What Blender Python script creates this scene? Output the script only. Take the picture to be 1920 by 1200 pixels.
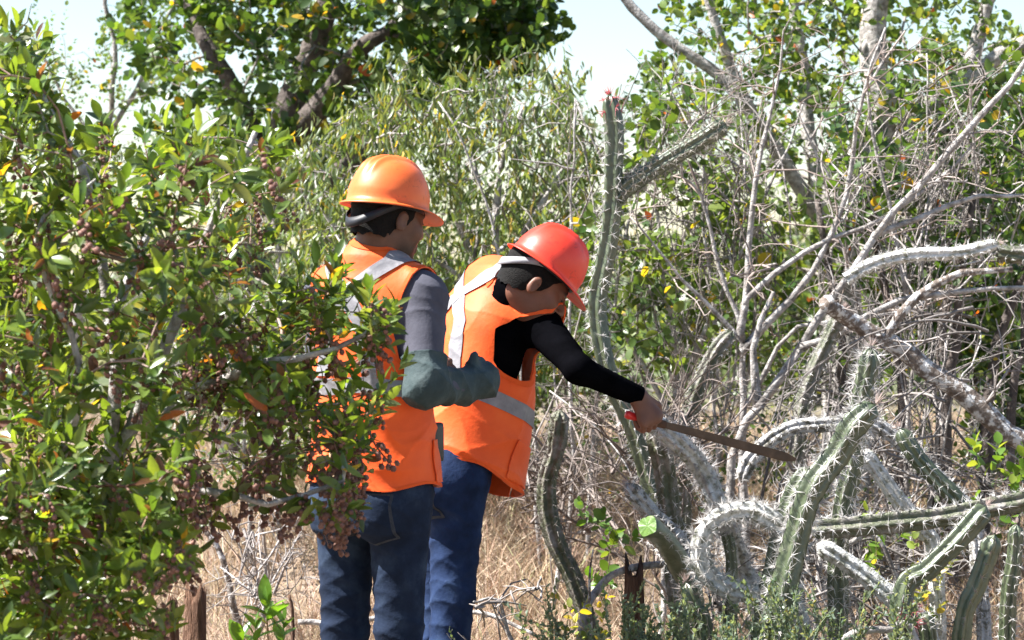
import bpy, math
import numpy as np
from mathutils import Vector, Matrix

# ------------------------------------------------------------------ camera, sky, sun, exposure
scn = bpy.context.scene
for o in list(bpy.data.objects):
    bpy.data.objects.remove(o)
C = scn.collection
F = 4830.0          # focal length in photo pixels (1920 wide)
CZ = 1.485          # camera height
HZ = 510.0          # horizon row in the photo
cam = bpy.data.cameras.new('camera')
cam_o = bpy.data.objects.new('camera', cam)
C.objects.link(cam_o)
cam.sensor_width = 36.0
cam.lens = 36.0 * F / 1920.0
cam.shift_y = -(600 - HZ) / 1920.0
cam.clip_start = 0.1
cam.clip_end = 3000
cam.dof.use_dof = True
cam.dof.focus_distance = 7.3
cam.dof.aperture_fstop = 7.1
cam_o.location = (0, 0, CZ)
cam_o.rotation_euler = (math.radians(90), 0, 0)
scn.camera = cam_o

SUN = Vector((-0.60, -0.03, 0.79)).normalized()
world = bpy.data.worlds.new('World')
scn.world = world
world.use_nodes = True
wn = world.node_tree.nodes
sky = wn.new('ShaderNodeTexSky')
sky.sky_type = 'NISHITA'
sky.sun_disc = False
sky.sun_elevation = math.asin(SUN.z)
sky.sun_rotation = math.atan2(SUN.x, SUN.y)
sky.dust_density = 0.4
sky.air_density = 1.05
wn['Background'].inputs['Strength'].default_value = 0.058
world.node_tree.links.new(sky.outputs[0], wn['Background'].inputs[0])
sl = bpy.data.lights.new('sun', 'SUN')
sl.energy = 5.0
sl.angle = math.radians(0.53)
sl.color = (1.0, 0.965, 0.92)
so = bpy.data.objects.new('sun', sl)
C.objects.link(so)
so.rotation_euler = (-SUN).to_track_quat('-Z', 'Y').to_euler()
scn.view_settings.view_transform = 'Standard'
scn.view_settings.look = 'None'
scn.view_settings.exposure = 1.9
scn.view_settings.gamma = 1.0
scn.render.engine = 'CYCLES'
scn.cycles.max_bounces = 6
scn.cycles.diffuse_bounces = 3
scn.cycles.glossy_bounces = 2
scn.cycles.transparent_max_bounces = 8

# ------------------------------------------------------------------ helpers
A = np.array
rng = np.random.default_rng(7)


def W(px, py, Y):
    """a point seen at photo pixel (px, py) that stands Y metres away"""
    return A([(px - 960.0) / F * Y, Y, CZ - (py - HZ) / F * Y])


def ground_h(x, y):
    x = np.asarray(x, float); y = np.asarray(y, float)
    t = np.clip((y - 8.0) / 3.6, 0, 1)
    h = 0.38 * t * t * (3 - 2 * t)
    return h + 0.02 * np.sin(x * 2.1 + 1.0) * np.sin(y * 1.3) + 0.012 * np.sin(x * 5.3 + y * 4.1)


def hash3(i, j, k, seed):
    n = (i * 374761393 + j * 668265263 + k * 2147483647 + seed * 1274126177) & 0xFFFFFFFF
    n = ((n ^ (n >> 13)) * 1274126177) & 0xFFFFFFFF
    n = n ^ (n >> 16)
    return (n & 0xFFFF) / 65535.0


def vnoise(P, seed=0):
    P = np.asarray(P, float)
    I = np.floor(P).astype(np.int64)
    f = P - I
    f = f * f * (3 - 2 * f)
    r = 0
    for a in (0, 1):
        for b in (0, 1):
            for c in (0, 1):
                w = (f[..., 0] if a else 1 - f[..., 0]) * (f[..., 1] if b else 1 - f[..., 1]) * (f[..., 2] if c else 1 - f[..., 2])
                r = r + w * hash3(I[..., 0] + a, I[..., 1] + b, I[..., 2] + c, seed)
    return r * 2 - 1


def unit(v):
    v = np.asarray(v, float)
    return v / np.maximum(np.linalg.norm(v, axis=-1, keepdims=True), 1e-9)


def make_mesh(name, V, Fs, mat=None, smooth=True, col=None):
    V = np.asarray(V, np.float32)
    if not isinstance(Fs, (list, tuple)):
        Fs = [Fs]
    Fs = [np.asarray(f, np.int32) for f in Fs if len(f)]
    me = bpy.data.meshes.new(name)
    me.vertices.add(len(V))
    me.vertices.foreach_set('co', V.ravel())
    li = np.concatenate([f.ravel() for f in Fs])
    tot = np.concatenate([np.full(len(f), f.shape[1], np.int32) for f in Fs])
    st = np.concatenate([[0], np.cumsum(tot)[:-1]]).astype(np.int32)
    me.loops.add(len(li))
    me.loops.foreach_set('vertex_index', li)
    me.polygons.add(len(tot))
    me.polygons.foreach_set('loop_start', st)
    me.polygons.foreach_set('use_smooth', np.full(len(tot), smooth))
    me.update(calc_edges=True)
    if col is not None:
        at = me.color_attributes.new('col', 'FLOAT_COLOR', 'POINT')
        c4 = np.ones((len(V), 4), np.float32)
        c4[:, :3] = col
        at.data.foreach_set('color', c4.ravel())
    if mat is not None:
        me.materials.append(mat)
    return me


def thing(name, loc, label, cat, group=None):
    o = bpy.data.objects.new(name, None)
    C.objects.link(o)
    o.empty_display_size = 0.05
    o.location = Vector([float(v) for v in loc])
    tag(o, label, cat, group)
    return o


def tag(o, label=None, cat=None, group=None, kind=None):
    if label: o['label'] = label
    if cat: o['category'] = cat
    if group: o['group'] = group
    if kind: o['kind'] = kind
    return o


def obj(name, me, parent=None, kind=None, label=None):
    """link a mesh given in world coordinates; parent may be a thing or a part"""
    o = bpy.data.objects.new(name, me)
    C.objects.link(o)
    if parent is not None:
        o.parent = parent
        off = Vector((0, 0, 0))
        p = parent
        while p is not None:
            off += p.location
            p = p.parent
        o.location = -off
    tag(o, label=label, kind=kind)
    return o


class MB:
    """collects shapes for one mesh"""
    def __init__(s):
        s.V = []; s.Q = []; s.T = []; s.C = []; s.n = 0

    def add(s, V, Q=None, T=None, col=None):
        V = np.asarray(V, float)
        if Q is not None and len(Q): s.Q.append(np.asarray(Q) + s.n)
        if T is not None and len(T): s.T.append(np.asarray(T) + s.n)
        s.V.append(V)
        if col is not None:
            s.C.append(np.broadcast_to(np.asarray(col, float), V.shape))
        s.n += len(V)

    def tube(s, P, R, k=5, col=None, cap=True, flat=None):
        P = np.asarray(P, float); n = len(P)
        R = np.broadcast_to(np.asarray(R, float), (n,))
        T = np.gradient(P, axis=0) if n > 2 else np.repeat((P[1:] - P[:1]), n, 0)
        T = unit(T)
        u = np.cross(T[0], (0, 0, 1.0) if abs(T[0][2]) < .9 else (1.0, 0, 0)); u = u / np.linalg.norm(u)
        U = np.empty((n, 3)); U[0] = u
        for i in range(1, n):
            u = u - T[i] * (u @ T[i]); u = u / max(1e-9, math.sqrt(u @ u)); U[i] = u
        B = np.cross(T, U)
        th = np.arange(k) * 2 * math.pi / k
        V = P[:, None] + R[:, None, None] * (np.cos(th)[None, :, None] * U[:, None] + np.sin(th)[None, :, None] * B[:, None])
        V = V.reshape(-1, 3)
        i = np.arange(n - 1)[:, None] * k; j = np.arange(k)[None]; j2 = (j + 1) % k
        Q = np.stack([i + j, i + j2, i + k + j2, i + k + j], -1).reshape(-1, 4)
        Tt = None
        if cap:
            V = np.vstack([V, P[:1], P[-1:]])
            jj = np.arange(k); a = n * k
            Tt = np.vstack([np.stack([np.full(k, a), (jj + 1) % k, jj], -1),
                            np.stack([np.full(k, a + 1), (n - 1) * k + jj, (n - 1) * k + (jj + 1) % k], -1)])
        s.add(V, Q, Tt, col)

    def mesh(s, name, mat, smooth=True):
        V = np.vstack(s.V)
        Fs = []
        if s.Q: Fs.append(np.vstack(s.Q))
        if s.T: Fs.append(np.vstack(s.T))
        return make_mesh(name, V, Fs, mat, smooth, np.vstack(s.C) if s.C else None)


def smooth_path(P, step=0.02):
    P = np.asarray(P, float)
    E = np.vstack([2 * P[0] - P[1], P, 2 * P[-1] - P[-2]])
    out = []
    for i in range(1, len(E) - 2):
        p0, p1, p2, p3 = E[i - 1:i + 3]
        m = max(2, int(np.linalg.norm(p2 - p1) / step))
        t = np.linspace(0, 1, m, endpoint=False)[:, None]
        out.append(.5 * (2 * p1 + (p2 - p0) * t + (2 * p0 - 5 * p1 + 4 * p2 - p3) * t ** 2 + (3 * p1 - p0 - 3 * p2 + p3) * t ** 3))
    out.append(P[-1:])
    return np.vstack(out)


# ------------------------------------------------------------------ materials
def new_mat(name):
    m = bpy.data.materials.new(name)
    m.use_nodes = True
    nt = m.node_tree
    return m, nt, nt.nodes['Principled BSDF'], nt.nodes['Material Output']


def ramp(nt, stops, fac=None):
    r = nt.nodes.new('ShaderNodeValToRGB')
    el = r.color_ramp.elements
    while len(el) < len(stops): el.new(0.5)
    for e, (p, c) in zip(el, stops):
        e.position = p; e.color = (*c, 1)
    if fac is not None: nt.links.new(fac, r.inputs[0])
    return r


def noise(nt, scale, detail=4, rough=.55, vec=None, dist=0.0):
    n = nt.nodes.new('ShaderNodeTexNoise')
    n.inputs['Scale'].default_value = scale
    n.inputs['Detail'].default_value = detail
    n.inputs['Roughness'].default_value = rough
    n.inputs['Distortion'].default_value = dist
    if vec is None:
        g = nt.nodes.new('ShaderNodeNewGeometry'); vec = g.outputs['Position']
    nt.links.new(vec, n.inputs['Vector'])
    return n


def bump(nt, b, height, strength=.4, dist=.01):
    k = nt.nodes.new('ShaderNodeBump')
    k.inputs['Strength'].default_value = strength
    k.inputs['Distance'].default_value = dist
    nt.links.new(height, k.inputs['Height'])
    nt.links.new(k.outputs[0], b.inputs['Normal'])
    return k


def mat_noise(name, stops, scale=20, detail=5, rough=.8, bstr=.5, bdist=.01, bscale=None, spec=.3, stretch=None, sheen=0):
    m, nt, b, _ = new_mat(name)
    vec = None
    if stretch:
        g = nt.nodes.new('ShaderNodeNewGeometry'); mp = nt.nodes.new('ShaderNodeMapping')
        mp.inputs['Scale'].default_value = stretch
        nt.links.new(g.outputs['Position'], mp.inputs[0]); vec = mp.outputs[0]
    n = noise(nt, scale, detail, .6, vec)
    r = ramp(nt, stops, n.outputs['Fac'])
    nt.links.new(r.outputs[0], b.inputs['Base Color'])
    b.inputs['Roughness'].default_value = rough
    b.inputs['Specular IOR Level'].default_value = spec
    b.inputs['Sheen Weight'].default_value = sheen
    n2 = noise(nt, bscale or scale * 2.5, 4, .6, vec)
    bump(nt, b, n2.outputs['Fac'], bstr, bdist)
    return m


def mat_attr(name, rough=.6, spec=.4, trans=0.0, tgain=(1.35, 1.3, .7), var=0.0, vscale=60, bstr=0.0, bscale=200):
    """base colour from the mesh's own colour attribute, thin translucency for leaves"""
    m, nt, b, out = new_mat(name)
    a = nt.nodes.new('ShaderNodeAttribute'); a.attribute_name = 'col'
    colr = a.outputs['Color']
    if var:
        n = noise(nt, vscale, 3)
        r = ramp(nt, [(.25, (1 - var,) * 3), (.75, (1 + var,) * 3)], n.outputs['Fac'])
        mx = nt.nodes.new('ShaderNodeMix'); mx.data_type = 'RGBA'; mx.blend_type = 'MULTIPLY'
        mx.inputs['Factor'].default_value = 1
        nt.links.new(colr, mx.inputs[6]); nt.links.new(r.outputs[0], mx.inputs[7])
        colr = mx.outputs[2]
    nt.links.new(colr, b.inputs['Base Color'])
    b.inputs['Roughness'].default_value = rough
    b.inputs['Specular IOR Level'].default_value = spec
    if bstr:
        n2 = noise(nt, bscale, 3); bump(nt, b, n2.outputs['Fac'], bstr, .004)
    if trans:
        t = nt.nodes.new('ShaderNodeBsdfTranslucent')
        mx2 = nt.nodes.new('ShaderNodeMix'); mx2.data_type = 'RGBA'; mx2.blend_type = 'MULTIPLY'
        mx2.inputs['Factor'].default_value = 1; mx2.inputs[7].default_value = (*tgain, 1)
        nt.links.new(colr, mx2.inputs[6]); nt.links.new(mx2.outputs[2], t.inputs['Color'])
        ms = nt.nodes.new('ShaderNodeMixShader'); ms.inputs[0].default_value = trans
        nt.links.new(b.outputs[0], ms.inputs[1]); nt.links.new(t.outputs[0], ms.inputs[2])
        nt.links.new(ms.outputs[0], out.inputs['Surface'])
    return m


M = {}
M['leaf_gloss'] = mat_attr('glossy_leaf', .28, .6, .48, (1.85, 1.65, .5), .18, 90)
M['leaf_far'] = mat_attr('thin_leaf', .38, .5, .48, (1.7, 1.5, .55))
M['grass'] = mat_attr('dry_grass', .75, .2, .25, (1, 1, 1))
M['twig'] = mat_attr('twig_bark', .8, .25, 0, var=.3, vscale=70, bstr=.4, bscale=150)
M['berry'] = mat_noise('dry_berry', [(.3, (.10, .045, .034)), (.6, (.20, .10, .075)), (.85, (.36, .22, .17))], 60, 3, .6, .5, .003, 300)
M['bark_grey'] = mat_noise('grey_bark', [(.2, (.07, .06, .055)), (.42, (.22, .20, .185)), (.56, (.40, .375, .355)), (.75, (.56, .54, .52))], 28, 6, .85, .9, .012)
M['bark_dark'] = mat_noise('dark_bark', [(.25, (.035, .028, .026)), (.55, (.11, .09, .08)), (.8, (.24, .21, .19))], 22, 6, .9, .9, .015)
M['bark_tan'] = mat_noise('peeling_tan_bark', [(.2, (.10, .055, .035)), (.45, (.25, .16, .115)), (.65, (.40, .31, .25)), (.85, (.52, .44, .38))], 22, 6, .8, .8, .012)
M['bark_lichen'] = mat_noise('lichen_bark', [(.36, (.10, .075, .06)), (.5, (.20, .165, .14)), (.56, (.55, .54, .53)), (.8, (.70, .70, .70))], 34, 6, .85, .9, .012)
M['rot_wood'] = mat_noise('rotten_wood', [(.25, (.04, .02, .014)), (.5, (.13, .07, .045)), (.75, (.27, .17, .12))], 18, 6, .95, 1, .02, stretch=(3, 3, .5))
M['cactus'] = mat_noise('cactus_skin', [(.25, (.034, .048, .022)), (.5, (.068, .088, .044)), (.68, (.115, .128, .078)), (.82, (.20, .195, .15))], 22, 5, .36, .35, .006, 80, .8)
M['cactus_old'] = mat_noise('corky_cactus_skin', [(.30, (.06, .06, .038)), (.42, (.16, .15, .125)), (.50, (.40, .39, .38)), (.75, (.58, .58, .585))], 42, 8, .9, .9, .012, 110)
M['cactus_white'] = mat_noise('white_and_sunlit_cactus_skin', [(.28, (.12, .13, .075)), (.40, (.30, .30, .25)), (.52, (.58, .58, .56)), (.75, (.70, .70, .70))], 40, 8, .9, .8, .01, 120)  # white corky skin; on stems in the sun the whiteness also paints sunlight
M['cactus_mid'] = mat_noise('scarred_cactus_skin', [(.28, (.04, .052, .022)), (.46, (.085, .095, .05)), (.58, (.17, .155, .13)), (.75, (.32, .305, .29))], 26, 6, .5, .7, .01, 90, .6)
M['cactus_cut'] = mat_noise('fresh_cactus_flesh', [(.3, (.055, .12, .016)), (.7, (.11, .20, .035))], 70, 3, .4, .3, .003)
M['spine'] = mat_attr('spine', .5, .4, .45, (1, 1, 1))
M['vest'] = mat_noise('orange_vest_cloth', [(.22, (.50, .062, .008)), (.36, (.80, .088, .007)), (.55, (.88, .108, .009)), (.8, (.92, .15, .02))], 7, 8, .6, .3, .004, 48, .35, sheen=.12)
M['stripe'] = mat_noise('grey_reflective_tape', [(.3, (.16, .155, .17)), (.55, (.215, .21, .225)), (.8, (.28, .275, .285))], 30, 4, .5, .35, .004, 60, .5)
M['jeans'] = mat_noise('blue_denim', [(.28, (.005, .009, .020)), (.5, (.012, .021, .045)), (.68, (.032, .050, .085)), (.85, (.06, .08, .12))], 9, 6, .85, .45, .004, 60, .15)
M['jeans2'] = mat_noise('bright_blue_denim', [(.28, (.006, .013, .036)), (.5, (.014, .029, .078)), (.7, (.038, .065, .135)), (.85, (.07, .10, .17))], 9, 6, .85, .45, .004, 60, .15)
M['grey_cloth'] = mat_noise('slate_grey_knit', [(.3, (.055, .055, .072)), (.7, (.085, .085, .108))], 12, 4, .9, .3, .004, 90, .2)
M['black_cloth'] = mat_noise('black_knit', [(.3, (.0016, .0016, .002)), (.7, (.0034, .0034, .0045))], 12, 4, .95, .3, .004, 90, .0)
M['teal'] = mat_noise('teal_suede', [(.25, (.018, .030, .032)), (.5, (.034, .054, .057)), (.70, (.065, .088, .09)), (.88, (.12, .14, .138))], 16, 6, .8, .5, .006, 50, .3)
M['hair'] = mat_noise('black_hair', [(.3, (.003, .0025, .0025)), (.7, (.009, .008, .007))], 60, 4, .7, .9, .004, 320, .15)
M['strap'] = mat_noise('dark_strap', [(.3, (.010, .011, .015)), (.7, (.02, .022, .028))], 30, 3, .5, .2, .002)
M['strap_pale'] = mat_noise('pale_strap', [(.3, (.22, .22, .24)), (.7, (.32, .32, .34))], 30, 3, .5, .2, .002)
M['boot'] = mat_noise('boot_leather', [(.3, (.03, .02, .014)), (.7, (.08, .055, .04))], 20, 4, .6, .4, .004)
M['red_plastic'] = mat_noise('red_plastic', [(.3, (.6, .02, .02)), (.7, (.75, .035, .03))], 30, 3, .35, .1, .002, spec=.5)
M['black_plastic'] = mat_noise('black_plastic', [(.3, (.012, .012, .013)), (.7, (.03, .03, .032))], 40, 3, .45, .1, .002, spec=.5)
M['wood_handle'] = mat_noise('pale_wood', [(.3, (.36, .25, .15)), (.7, (.52, .39, .25))], 25, 4, .6, .3, .003, stretch=(4, 4, .6))
M['stitch'] = mat_noise('stitching', [(.3, (.030, .036, .05)), (.7, (.05, .055, .07))], 80, 2, .9)


def helmet_mat(name, base, faded):
    m, nt, b, _ = new_mat(name)
    n = noise(nt, 9, 5, .6)
    r = ramp(nt, [(.3, base), (.75, faded)], n.outputs['Fac'])
    n2 = noise(nt, 26, 8, .75, dist=1.2)
    sc = ramp(nt, [(.57, (0, 0, 0)), (.70, (.85, .85, .85))], n2.outputs['Fac'])
    mx = nt.nodes.new('ShaderNodeMix'); mx.data_type = 'RGBA'
    nt.links.new(sc.outputs[0], mx.inputs[0]); nt.links.new(r.outputs[0], mx.inputs[6])
    mx.inputs[7].default_value = (base[0] * .38, base[1] * .45 + .01, base[2] * .6 + .01, 1)
    nt.links.new(mx.outputs[2], b.inputs['Base Color'])
    b.inputs['Roughness'].default_value = .42
    b.inputs['Specular IOR Level'].default_value = .45
    bump(nt, b, noise(nt, 60, 4).outputs['Fac'], .08, .003)
    return m


M['helmet_orange'] = helmet_mat('faded_orange_plastic', (.74, .115, .018), (.77, .17, .045))
M['helmet_red'] = helmet_mat('red_orange_plastic', (.74, .034, .013), (.76, .06, .03))
M['skin'] = mat_attr('skin', .5, .35, 0, var=.12, vscale=40, bstr=.12, bscale=260)
_m, _nt, _b, _ = new_mat('machete_steel')
_b.inputs['Metallic'].default_value = .15
_b.inputs['Roughness'].default_value = .5
_r = ramp(_nt, [(.3, (.035, .018, .010)), (.6, (.085, .048, .028)), (.85, (.14, .09, .06))], noise(_nt, 30, 6).outputs['Fac'])
_nt.links.new(_r.outputs[0], _b.inputs['Base Color'])
M['steel'] = _m

# ground: dusty tan soil with litter
_m, _nt, _b, _ = new_mat('dry_soil')
_r = ramp(_nt, [(.25, (.12, .085, .06)), (.5, (.26, .195, .145)), (.75, (.40, .32, .25))], noise(_nt, 3.5, 9, .7).outputs['Fac'])
_r2 = ramp(_nt, [(.4, (.65, .65, .65)), (.7, (1.15, 1.1, 1.05))], noise(_nt, 45, 6, .7).outputs['Fac'])
_x = _nt.nodes.new('ShaderNodeMix'); _x.data_type = 'RGBA'; _x.blend_type = 'MULTIPLY'; _x.inputs[0].default_value = 1
_nt.links.new(_r.outputs[0], _x.inputs[6]); _nt.links.new(_r2.outputs[0], _x.inputs[7])
_sp = _nt.nodes.new('ShaderNodeSeparateXYZ'); _gg = _nt.nodes.new('ShaderNodeNewGeometry'); _nt.links.new(_gg.outputs['Position'], _sp.inputs[0])
_mr = _nt.nodes.new('ShaderNodeMapRange'); _mr.inputs[1].default_value = 16; _mr.inputs[2].default_value = 26; _nt.links.new(_sp.outputs['Y'], _mr.inputs[0])
_fg = ramp(_nt, [(.3, (.045, .065, .022)), (.7, (.10, .12, .05))], noise(_nt, .6, 6, .6).outputs['Fac'])
_y = _nt.nodes.new('ShaderNodeMix'); _y.data_type = 'RGBA'
_nt.links.new(_mr.outputs[0], _y.inputs[0]); _nt.links.new(_x.outputs[2], _y.inputs[6]); _nt.links.new(_fg.outputs[0], _y.inputs[7])
_nt.links.new(_y.outputs[2], _b.inputs['Base Color'])
_b.inputs['Roughness'].default_value = .95
bump(_nt, _b, noise(_nt, 40, 8, .7).outputs['Fac'], .8, .02)
M['soil'] = _m

# ------------------------------------------------------------------ ground
def build_ground():
    xs = np.unique(np.concatenate([np.linspace(-600, -8, 14), np.linspace(-8, 8, 81), np.linspace(8, 600, 14)]))
    ys = np.unique(np.concatenate([np.linspace(-120, 0, 8), np.linspace(0, 20, 101), np.linspace(20, 60, 21), np.geomspace(60, 1500, 14)]))
    X, Y = np.meshgrid(xs, ys)
    Z = ground_h(X, Y)
    V = np.stack([X, Y, Z], -1).reshape(-1, 3)
    nx = len(xs)
    i, j = np.meshgrid(np.arange(len(ys) - 1), np.arange(nx - 1), indexing='ij')
    a = (i * nx + j).ravel()
    Q = np.stack([a, a + 1, a + nx + 1, a + nx], -1)
    g = obj('ground', make_mesh('ground', V, Q, M['soil']))
    tag(g, kind='structure')


build_ground()


# ------------------------------------------------------------------ plants: branching and leaves
def grow_tree(skeleton, attract, seed=0, r_tip=.0016, e=2.2, step=.09, wob=.16, droop=0.0, gscale=1.0):
    """skeleton: list of (points, r0, r1); attract: points the twigs reach"""
    r = np.random.default_rng(seed)
    cap = 4000 + sum(len(s[0]) * 60 for s in skeleton) + len(attract) * 24
    P = np.zeros((cap, 3)); PD = np.zeros((cap, 3)); par = np.full(cap, -1); rad0 = np.zeros(cap); n = 0
    for pts, r0, r1 in skeleton:
        path = smooth_path(pts, step)
        m = len(path)
        path = path + (np.stack([vnoise(path * 4.0, k_) for k_ in (3, 4, 5)], -1) * .030 + np.stack([vnoise(path * 11.0, k_) for k_ in (6, 7, 8)], -1) * .010) * np.minimum(1, np.linspace(0, 4, m))[:, None]
        prev = -1
        if n:
            d = np.linalg.norm(P[:n] - path[0], axis=1); k = int(d.argmin())
            if d[k] < .25: prev = k
        for i, p in enumerate(path):
            P[n] = p; par[n] = prev
            if prev >= 0: PD[n] = unit(p - P[prev])
            prev = n
            rad0[n] = r0 + (r1 - r0) * i / (m - 1)
            n += 1
    att = np.asarray(attract, float)
    if len(att):
        d = np.min(np.linalg.norm(att[:, None, :] - P[None, :n:2, :], axis=2), axis=1) if n * len(att) < 4e6 else np.linalg.norm(att - P[0], axis=1)
        att = att[np.argsort(d)]
    tips = []
    for p in att:
        D = np.linalg.norm(P[:n] - p, axis=1)
        # prefer to fork from nodes that are lower than the tip
        D = D * (1 + .35 * (P[:n, 2] > p[2] + .05))
        cosa = ((p - P[:n]) * PD[:n]).sum(1) / np.maximum(D, 1e-6)
        D = D * (1 + .55 * (1 - cosa))
        k = int(D.argmin())
        q = P[k]; L = np.linalg.norm(p - q)
        m = max(2, int(L / step))
        mid = (p + q) / 2 + r.normal(0, wob, 3) * L * .6 + A([0, 0, droop * L])
        if par[k] >= 0:
            mid = mid + unit(q - P[par[k]]) * L * .22
        t = (np.arange(1, m + 1) / m)[:, None]
        path = (1 - t) ** 2 * q + 2 * t * (1 - t) * mid + t * t * p
        if m > 2:
            path[:-1] += r.normal(0, .06 * step, (m - 1, 3))
        prev = k
        for w in path:
            P[n] = w; par[n] = prev; PD[n] = unit(w - P[prev]); prev = n; n += 1
        tips.append(n - 1)
    P = P[:n]; par = par[:n]
    acc = np.zeros(n); hc = np.zeros(n, int)
    rad = np.zeros(n)
    for i in range(n - 1, -1, -1):
        ri = max((acc[i] ** (1 / e)) if acc[i] > 0 else r_tip, rad0[i], r_tip)
        rad[i] = ri
        if par[i] >= 0:
            acc[par[i]] += (ri if rad0[i] == 0 else 0) ** e
    kids = [[] for _ in range(n)]
    for i in range(n):
        if par[i] >= 0: kids[par[i]].append(i)
    main = [max(k, key=lambda c: rad[c]) if k else -1 for k in kids]
    chains = []
    for i in range(n):
        if par[i] < 0 or main[par[i]] != i:
            ch = [par[i]] if par[i] >= 0 else []
            j = i
            while j >= 0:
                ch.append(j); j = main[j]
            if len(ch) > 1:
                rr = rad[ch].copy()
                if par[i] >= 0: rr[0] = min(rr[0], rr[1] * 1.25)
                chains.append((P[ch], rr))
    tips = A(tips, int) if len(tips) else np.zeros(0, int)
    tdir = unit(P[tips] - P[par[tips]]) if len(tips) else np.zeros((0, 3))
    return dict(P=P, rad=rad, chains=chains, tips=tips, tdir=tdir, par=par)


def wood_parts(root, tree, mat, limb_r=.012, max_limbs=14, trunk='trunk', twig_cols=((.16, .12, .10), (.30, .26, .23)), seed=0, spurs=0, twig_name='twigs', spur_len=.07):
    """thick chains become trunk and limb parts, all thin ones a single twig part"""
    r = np.random.default_rng(seed + 99)
    ch = sorted(tree['chains'], key=lambda c: -(c[1].max() * len(c[0]) ** .5))
    mb = MB(); nl = 0; first = True
    for P, R in ch:
        if R.max() > limb_r and nl < max_limbs:
            m = MB()
            rough = R * (1 + .10 * vnoise(P * 14, 5))
            m.tube(P, rough, 9 if R.max() > .03 else 6)
            obj(trunk if first else 'limb', m.mesh('limb', mat), root)
            first = False; nl += 1
        else:
            k = 6 if R.max() > .012 else (4 if R.max() > .005 else 3)
            c0, c1 = A(twig_cols[0]), A(twig_cols[1])
            mb.tube(P, R, k, c0 + (c1 - c0) * r.random(), cap=False)
        if spurs:
            for q in range(int(r.poisson(spurs * len(P)))):
                i = r.integers(0, len(P)); d = unit(r.normal(0, 1, 3)); L = spur_len * r.uniform(.4, 1.5)
                b = P[i] + d * L * .6; t_ = b + unit(d + r.normal(0, .5, 3)) * L * .5
                c0, c1 = A(twig_cols[0]), A(twig_cols[1])
                mb.tube(A([P[i], b, t_]), [min(R[i], .0022), .0016, .0009], 3, c0 + (c1 - c0) * r.random(), cap=False)
    if mb.n:
        obj(twig_name, mb.mesh(twig_name, M['twig']), root, kind='stuff')


def spray(root, hubs, targets, seed, r0=.006, r1=.0014, cols=((.2, .2, .2), (.5, .5, .5)), side=4, arch=.22, name='twigs'):
    """long arching canes from the hubs to the targets, with curved side shoots"""
    r = np.random.default_rng(seed); mb = MB(); hubs = A(hubs); c0, c1 = A(cols[0]), A(cols[1])

    def cane(a, b, ra, rb, arch_, lvl):
        L = np.linalg.norm(b - a)
        if L < .03: return
        m = (a + b) / 2 + r.normal(0, .14, 3) * L + A([0, 0, arch_ * L])
        n = max(4, int(L / .06)); t = np.linspace(0, 1, n)[:, None]
        p = (1 - t) ** 2 * a + 2 * t * (1 - t) * m + t * t * b
        p = p + np.stack([vnoise(p * 7 + lvl * 5, k) for k in (1, 2, 3)], -1) * .012 * np.minimum(1, L) + r.normal(0, .0022, p.shape)
        mb.tube(p, np.linspace(ra, rb, n), 4 if ra > .004 else 3, c0 + (c1 - c0) * r.random(), cap=False)
        if lvl < 2:
            for q in range(int(r.poisson(side if lvl == 0 else 2.2))):
                i = int(r.integers(max(1, n // 5), n)) - 1
                d = unit(p[min(i + 1, n - 1)] - p[max(i - 1, 0)])
                sd = unit(np.cross(d, r.normal(0, 1, 3))); an = r.uniform(.3, .85)
                l2 = L * r.uniform(.14, .38) if lvl == 0 else L * r.uniform(.2, .5)
                e = p[i] + (d * math.cos(an) + sd * math.sin(an)) * l2
                rr = (ra + (rb - ra) * i / n)
                cane(p[i], e, rr * .72, max(.0011, rb * .85), arch_ * .6 * r.normal(), lvl + 1)
    for b in targets:
        a = hubs[int(r.integers(len(hubs)))] + r.normal(0, .03, 3)
        cane(a, b, r0 * r.uniform(.55, 1.2), r1, arch * r.uniform(.2, 1.3), 0)
    obj(name, mb.mesh(name, M['twig']), root, kind='stuff')


def leaf_template(kind):
    """blade along +Y (unit length), normal +Z, folded along the midrib"""
    if kind == 'ellip':
        ts = [0, .12, .35, .62, .85, 1.0]; ws = [.02, .10, .185, .18, .10, .0]; fold = .35; curl = .16
    elif kind == 'round':
        ts = [0, .06, .3, .62, .9, 1.0]; ws = [.03, .18, .36, .37, .18, .02]; fold = .22; curl = .10
    elif kind == 'narrow':
        ts = [0, .25, .65, 1.0]; ws = [.03, .12, .11, .0]; fold = .5; curl = .30
    else:
        ts = [0, .5, 1.0]; ws = [.10, .28, .0]; fold = .2; curl = .1
    V = []; T = []
    for t, w in zip(ts, ws):
        z = -curl * t * t
        V += [(0, t, z), (-w, t, z + fold * w), (w, t, z + fold * w)]
    for i in range(len(ts) - 1):
        a = 3 * i; b = a + 3
        if ws[i + 1] == 0:
            T += [(a, b, a + 1), (a, a + 2, b)]
        else:
            T += [(a, b, b + 1), (a, b + 1, a + 1), (a, a + 2, b + 2), (a, b + 2, b)]
    return A(V, float), A(T)


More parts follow.
